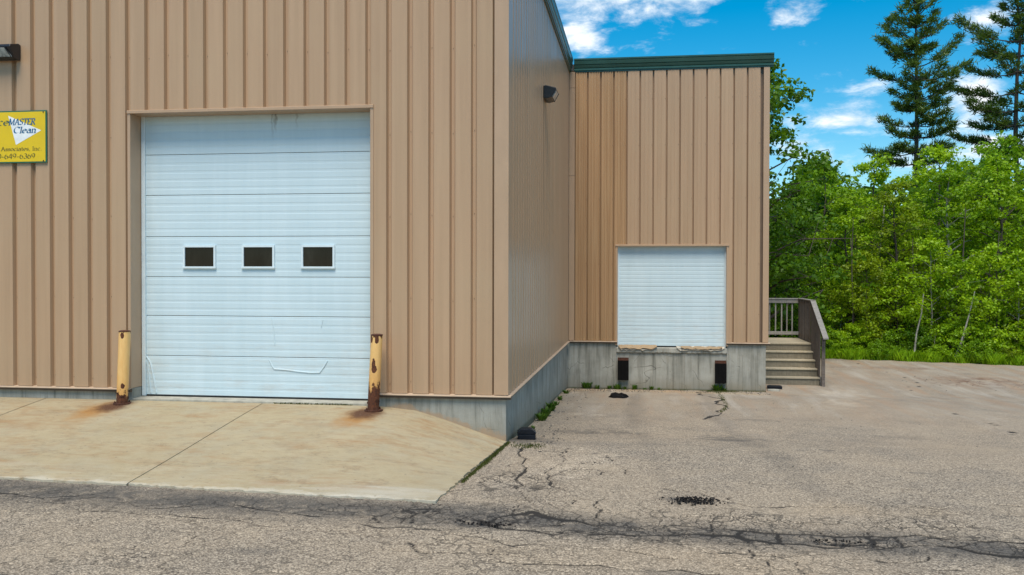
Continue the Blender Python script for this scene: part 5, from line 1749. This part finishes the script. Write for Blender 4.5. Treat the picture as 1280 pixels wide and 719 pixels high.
TREE = {}
for i in range(4): TREE['round%d' % i] = make_tree_meshes(300 + i, 8.0, 2.5, 1.0, 40, 0.14, 36, 0.40, open_=.62)
for i in range(3): TREE['tall%d' % i] = make_tree_meshes(320 + i, 8.5, 1.7, 0.8, 40, 0.13, 32, 0.36, shape=.8, open_=.62)
for i in range(4): TREE['sap%d' % i] = make_tree_meshes(340 + i, 4.2, 1.25, 0.6, 26, 0.11, 28, 0.30, shape=.9, trunk_r=.035, open_=.7)
for i in range(3): TREE['shrub%d' % i] = make_tree_meshes(360 + i, 1.5, 0.85, 0.15, 20, 0.085, 40, 0.23, trunk_r=.02, open_=.85)
TREE['edge'] = make_tree_meshes(381, 10.0, 2.5, 2.0, 40, 0.17, 40, 0.46, shape=.75, open_=.8)


def tree(name, key, x, y, s, rz, leafm, barkm, label, cat, group=None, sxy=1.0):
    r_ = empty(name, (x, y, -0.04), label, cat, group, rz)
    r_.scale = (s * sxy, s * sxy, s)
    tm, cm = TREE[key]
    if not tm.materials: tm.materials.append(M_bark)
    if not cm.materials: cm.materials.append(L_mid)
    a = put('trunk', tm, None, r_); b = put('crown', cm, None, r_)
    for o_, m_ in ((a, barkm), (b, leafm)):
        o_.material_slots[0].link = 'OBJECT'; o_.material_slots[0].material = m_
    return r_


TG = 'leafy trees behind the yard'
T = [  # key, x, y, scale, leaf, bark, label
    ('edge', 4.15, 33.5, 1.10, L_dark, M_bark, 'dark green tree rising right behind the dock wing corner', 1.0),
    ('tall0', 6.0, 37.5, .80, L_dark, M_bark, 'deep green tree just right of the railing, lower than the dark tree behind the wing', 1.1),
    ('round0', 7.6, 39.5, .95, L_mid, M_bark, 'rounded mid green tree left of the sky gap over the woods', 1.0),
    ('tall1', 8.0, 37.2, .72, L_bright, M_bark, 'slim bright green tree standing in front of the sky gap', 1.15),
    ('round1', 10.1, 40.0, 1.02, L_bright, M_bark, 'bright green round-topped tree under the taller left pine', 1.0),
    ('tall2', 9.8, 37.0, .80, L_olive, M_bark, 'olive green slender tree below the taller left pine', 1.1),
    ('round2', 12.4, 40.5, 1.08, L_bright, M_bark, 'broad bright tree between the two pines', 1.0),
    ('round3', 14.9, 41.0, 1.15, L_mid, M_bark, 'broad fresh green tree in front of the right pine', 1.0),
    ('tall0', 12.0, 37.5, .86, L_mid, M_palebark, 'mid green narrow tree with pale stem at the centre of the woods', 1.15),
    ('tall1', 13.7, 37.0, .92, L_bright, M_bark, 'bright narrow tree at the right edge of the picture', 1.1),
    ('round1', 17.2, 40.0, 1.1, L_mid, M_bark, 'rounded tree farthest right beyond the yard', 1.0),
    ('tall2', 16.2, 36.0, .9, L_olive, M_bark, 'olive slender tree beyond the right end of the grass strip', 1.1),
    ('round3', 5.2, 41.5, .80, L_dark, M_bark, 'dark round tree hidden low behind the railing', 1.0),
    ('round2', 1.5, 41.5, .95, L_mid, M_bark, 'round tree standing behind the dock wing roof', 1.0),
    ('round0', 19.6, 37.5, 1.05, L_bright, M_bark, 'bright round tree far right of the yard', 1.0),
]
for i, (k_, x, y, s, lm_, bk, lb, sxy) in enumerate(T):
    tree('leafy_tree', k_, x, y, s, i * 1.7, lm_, bk, lb, 'tree', TG, sxy)
SG = 'saplings along the edge of the woods'
SP = [('sap0', 6.5, 36.2, .85, L_mid, 'mid green sapling nearest the railing'), ('sap1', 7.5, 36.0, .75, L_bright, 'light green sapling second from the railing'),
      ('sap2', 8.4, 35.6, .95, L_olive, 'olive sapling left of the middle of the grass strip'), ('sap3', 9.4, 35.3, .85, L_bright, 'bright sapling with spreading top at the middle of the grass strip'),
      ('sap0', 10.4, 35.1, 1.08, L_bright, 'tallest bright sapling right of the middle, above the leaning stems'), ('sap1', 11.3, 34.9, .90, L_mid, 'mid green sapling beside the leaning dead stem'),
      ('sap2', 12.2, 34.6, 1.0, L_bright, 'yellow-green sapling left of the right picture edge'), ('sap3', 13.1, 34.3, .95, L_bright, 'yellow-green sapling at the right picture edge'),
      ('sap1', 14.3, 34.2, 1.0, L_olive, 'olive sapling beyond the right picture edge'), ('sap2', 5.4, 35.6, .9, L_dark, 'dark sapling behind the landing rail'),
      ('sap3', 4.4, 35.8, .85, L_mid, 'green sapling behind the landing balusters'), ('sap0', 15.6, 33.6, 1.05, L_mid, 'green sapling far right past the grass')]
for i, (k_, x, y, s, lm_, lb) in enumerate(SP):
    tree('sapling', k_, x, y, s, i * 2.3 + .4, lm_, M_palebark if i % 3 == 1 else M_bark, lb, 'sapling', SG)
BG = 'shrubs in front of the woods'
SB = [('shrub0', 6.9, 35.2, .75, L_mid, 'leafy shrub at the left start of the grass strip'), ('shrub1', 7.8, 35.0, .85, L_bright, 'light green shrub in the grass left of centre'),
      ('shrub2', 9.0, 34.8, .7, L_mid, 'low shrub in the grass near the pale leaning stem'), ('shrub0', 9.9, 34.5, .8, L_dark, 'dark shrub between the two leaning stems'),
      ('shrub1', 10.9, 34.3, .95, L_mid, 'rounded shrub right of the leaning stems'), ('shrub2', 11.9, 34.0, .9, L_bright, 'bright broad-leaved shrub in the grass at right'),
      ('shrub0', 12.8, 33.8, .9, L_bright, 'bright shrub at the right end of the visible grass'), ('shrub1', 5.8, 34.9, .9, L_dark, 'dark shrub right behind the sloping handrail'),
      ('shrub2', 4.6, 34.9, .95, L_mid, 'shrub seen through the landing balusters'), ('shrub1', 14.0, 33.3, 1.0, L_mid, 'shrub past the right picture edge'),
      ('shrub2', 7.3, 34.6, .42, L_bright, 'knee-high yellow-green shrub at the grass edge, farthest left'), ('shrub0', 8.4, 34.3, .50, L_mid, 'knee-high green shrub at the grass edge left of the pale stems'),
      ('shrub1', 10.3, 33.8, .42, L_bright, 'knee-high yellow-green shrub between the pale stems'), ('shrub2', 11.5, 33.4, .55, L_mid, 'knee-high green shrub at the grass edge right of the pale stems'), ('shrub0', 12.5, 33.1, .45, L_olive, 'knee-high olive shrub at the right end of the grass edge')]
for i, (k_, x, y, s, lm_, lb) in enumerate(SB):
    tree('shrub', k_, x, y, s, i * 1.1, lm_, M_bark, lb, 'shrub', BG)


# bare leaning stems
def stem(x, y, pts, r0, m, label):
    mb = MB().tube([Vector(p) for p in pts], [r0 * (1 - .7 * i / (len(pts) - 1)) for i in range(len(pts))], 6)
    o_ = mb.obj('bare_stem', m, None, (x, y, -0.04), smooth=True)
    return tag(o_, label, 'tree stem', 'bare stems at the wood edge')


stem(9.55, 33.95, [(0, 0, 0), (.06, .05, .5), (.12, .1, 1.0), (.28, .1, 1.7), (.36, .15, 2.4)], .045, M_palebark, 'pale thin stem leaning slightly right among the saplings')
stem(10.75, 33.55, [(0, 0, 0), (.18, .05, .5), (.36, .1, 1.0), (.52, .12, 1.6), (.75, .2, 2.5)], .05, M_palebark, 'pale forked dead stem leaning right, right of the other pale stem')
stem(10.83, 33.55, [(0, 0, 0), (.16, .05, .5), (.36, .08, 1.15)], .03, M_bark, 'short brown stem leaning against the pale forked stem')
stem(9.35, 38.2, [(0, 0, 0), (.05, 0, 2.0), (.10, 0, 4.2), (.3, 0, 6.4)], .07, M_palebark, 'tall pale birch stem deep in the foliage')
stem(8.1, 36.4, [(0, 0, 0), (-.04, 0, 1.6), (.03, 0, 3.2), (.0, 0, 4.6)], .05, M_bark, 'thin dark upright stem among the left saplings')


stem(7.75, 35.3, [(0, 0, 0), (.03, 0, 1.6), (-.02, 0, 3.4), (.02, 0, 5.2)], .035, M_bark, 'dark straight stem left of centre at the wood edge')
stem(9.85, 35.2, [(0, 0, 0), (-.04, 0, 1.2), (.02, 0, 2.6), (-.01, 0, 4.4)], .035, M_bark, 'dark straight stem behind the pale leaning stem')
stem(12.45, 34.5, [(0, 0, 0), (.05, 0, 1.3), (.02, 0, 2.9), (.1, 0, 4.6)], .04, M_bark, 'dark upright stem near the right picture edge')
stem(11.75, 36.4, [(0, 0, 0), (.05, 0, 1.8), (.22, 0, 3.6), (.3, 0, 5.6)], .05, M_bark, 'dark stem leaning a little, right of the forked pale stem')


# pines
def make_pine(seed, H, whorls, tr, tufts=1.0):
    """whorls: (height fraction, reach left, reach right, rise)"""
    r_ = random.Random(seed)
    trunk = MB()
    tp = [Vector((r_.gauss(0, .04) * i / 4, r_.gauss(0, .04), H * i / 10 - .05)) for i in range(11)]
    trunk.tube(tp, [tr * (1 - .9 * i / 10) for i in range(11)], 8)
    C = []; D = []

    def tuft(p, d_, n_=16):
        for _ in range(n_):
            v = Vector((r_.gauss(0, 1), r_.gauss(0, 1), r_.gauss(0.35, .8)))
            v = (v.normalized() * .8 + d_ * .75).normalized()
            C.append(p + Vector((r_.gauss(0, .11), r_.gauss(0, .11), r_.gauss(0.03, .08)))); D.append(v)

    for (hf, L0, L1, rise) in whorls:
        z = H * hf
        f_ = min(.999, hf) * 10; i = int(f_); base = tp[i].lerp(tp[min(10, i + 1)], f_ - i)
        nb = r_.choice((4, 5, 5, 6))
        for b in range(nb):
            a = b * 2 * math.pi / nb + r_.uniform(-.35, .35)
            c_ = math.cos(a)
            L = (L1 if c_ > 0 else L0) * (abs(c_) ** .6 * .75 + .28) * r_.uniform(.55, 1.12)
            if L < .15: continue
            d_ = Vector((math.cos(a), math.sin(a), 0))
            pts = []
            n_ = 5
            for k in range(n_ + 1):
                s_ = k / n_
                pts.append(base + d_ * L * s_ + Vector((0, 0, L * (rise * s_ + .22 * s_ * s_ - .06 * math.sin(s_ * 3.1)))) + Vector((r_.gauss(0, .05), r_.gauss(0, .05), 0)) * s_)
            trunk.tube(pts, [max(.012, tr * .17 * (1 - .8 * k / n_)) for k in range(n_ + 1)], 5, cap=False)
            ns = max(4, int(L * 6.0 * tufts))
            for q in range(ns):
                s_ = .32 + .68 * (q + r_.random()) / ns
                k = min(n_ - 1, int(s_ * n_)); p = pts[k].lerp(pts[k + 1], s_ * n_ - k)
                sd = Vector((-d_.y, d_.x, 0)) * (1 if q % 2 else -1)
                l2 = L * .30 * r_.uniform(.4, 1) * (1.15 - s_ * .7)
                e = p + (sd * .8 + d_ * .55 + Vector((0, 0, .18 + .2 * r_.random()))) * l2
                if l2 > .25: trunk.tube([p, e], [.014, .007], 4, cap=False)
                for w in range(max(1, int(l2 / .22))):
                    tuft(p.lerp(e, (w + 1) / max(1, int(l2 / .22))), (d_ + sd * .6 + Vector((0, 0, .5))).normalized(), 24)
            tuft(pts[-1], d_, 24); tuft(pts[-1] - d_ * .18, d_, 20)
    for _ in range(9):      # short odd branches between the whorls
        z = H * r_.uniform(.5, .93); f_ = z / H * 10; i = int(f_); p = tp[i].lerp(tp[min(10, i + 1)], f_ - i)
        a = r_.uniform(0, 6.28); L = r_.uniform(.5, 1.5) * (1.25 - z / H) * 2.2
        d_ = Vector((math.cos(a), math.sin(a), r_.uniform(.0, .5)))
        e = p + d_ * L
        trunk.tube([p, p.lerp(e, .5), e], [.03, .02, .01], 4, cap=False)
        for q in range(int(L * 7) + 2): tuft(p.lerp(e, r_.uniform(.3, 1)) + Vector((r_.gauss(0, .15), r_.gauss(0, .15), r_.gauss(0, .06))), d_.normalized(), 22)
    tuft(tp[-1], Vector((0, 0, 1)), 30)
    for _ in range(3): tuft(tp[-1] - Vector((0, 0, r_.uniform(.1, .5))), Vector((r_.gauss(0, 1), r_.gauss(0, 1), .8)).normalized(), 22)
    C = np.array([tuple(c) for c in C]); D = np.array([tuple(c) for c in D])
    g_ = np.random.default_rng(seed)
    n_ = len(C)
    ln = g_.uniform(.20, .40, (n_, 1))
    sd = np.cross(D, g_.normal(0, 1, (n_, 3))); sd /= np.linalg.norm(sd, axis=1, keepdims=True)
    V = np.empty((n_, 3, 3))
    V[:, 0] = C - sd * .032; V[:, 1] = C + sd * .032; V[:, 2] = C + D * ln
    return trunk.mesh('trunk', smooth=True), mesh_np('crown', V.reshape(-1, 3), np.arange(n_ * 3).reshape(n_, 3), 3)


def pine(x, y, H, whorls, tr, seed, label, tufts=1.0, rz=0):
    r_ = empty('pine_tree', (x, y, -0.05), label, 'pine tree', 'pines above the woods', rz)
    tm, cm = make_pine(seed, H, whorls, tr, tufts)
    put('trunk', tm, M_bark, r_); put('crown', cm, L_needle, r_)
    return r_


W1 = [(.985, .4, .4, 1.0), (.955, .8, .8, 1.0), (.92, .9, 1.3, .85), (.885, 2.1, 1.2, .6), (.85, 2.2, 1.6, .42), (.81, 2.0, 1.0, .2),
      (.77, 2.2, 3.6, .48), (.735, 2.8, 2.3, .06), (.705, 1.2, 1.6, .3), (.675, 1.5, 2.7, .22), (.645, 1.7, 2.0, .1), (.60, 2.6, 1.9, -.03), (.565, 1.8, 2.4, .05), (.525, 3.0, 2.5, -.12), (.49, 2.6, 2.2, -.1)]
W2 = [(.985, .4, .4, 1.0), (.95, .8, .8, .8), (.915, 1.2, 1.3, .6), (.88, 1.3, 1.6, .4), (.845, 1.9, 2.0, .2), (.80, 3.6, 2.4, .15), (.76, 2.6, 2.8, .05), (.715, 3.0, 3.0, 0), (.66, 3.4, 3.2, -.05), (.61, 3.9, 3.4, -.08), (.57, 3.2, 3.5, -.1), (.53, 3.8, 3.0, -.1), (.49, 3.0, 2.5, -.1)]
pine(15.5, 55.0, 19.4, W1, .24, 41, 'tall ragged white pine, left one of the two, with upswept branches')
pine(21.3, 56.0, 20.6, W2, .26, 43, 'tall white pine at the upper right corner, trunk bare in places')
pine(9.35, 52.0, 8.9, [(.985, .35, .35, .6), (.95, .7, .8, .4), (.91, 1.0, 1.1, .3), (.86, 1.3, 1.4, .2), (.80, 1.7, 1.7, .1), (.72, 2, 2, 0), (.62, 2.2, 2.2, 0)], .13, 45, 'small pine whose tip pokes above the woods in the sky gap')
pine(27.0, 58.0, 17.0, W2, .24, 47, 'pine standing apart beyond the right end of the woods', rz=1.0)

# far wood that closes the view below the tree tops: one mass
g_ = np.random.default_rng(99)
n_ = 60000
X_ = g_.uniform(-14, 34, n_); Y_ = 44 + 8 * g_.random(n_) + 0.0 * X_
top = 6.6 + 1.0 * np.sin(X_ * .9) + .8 * np.sin(X_ * 2.3 + 1) + .05 * X_
Z_ = top * g_.random(n_) ** .75
N_ = g_.normal(0, 1, (n_, 3)); N_[:, 1] -= .6
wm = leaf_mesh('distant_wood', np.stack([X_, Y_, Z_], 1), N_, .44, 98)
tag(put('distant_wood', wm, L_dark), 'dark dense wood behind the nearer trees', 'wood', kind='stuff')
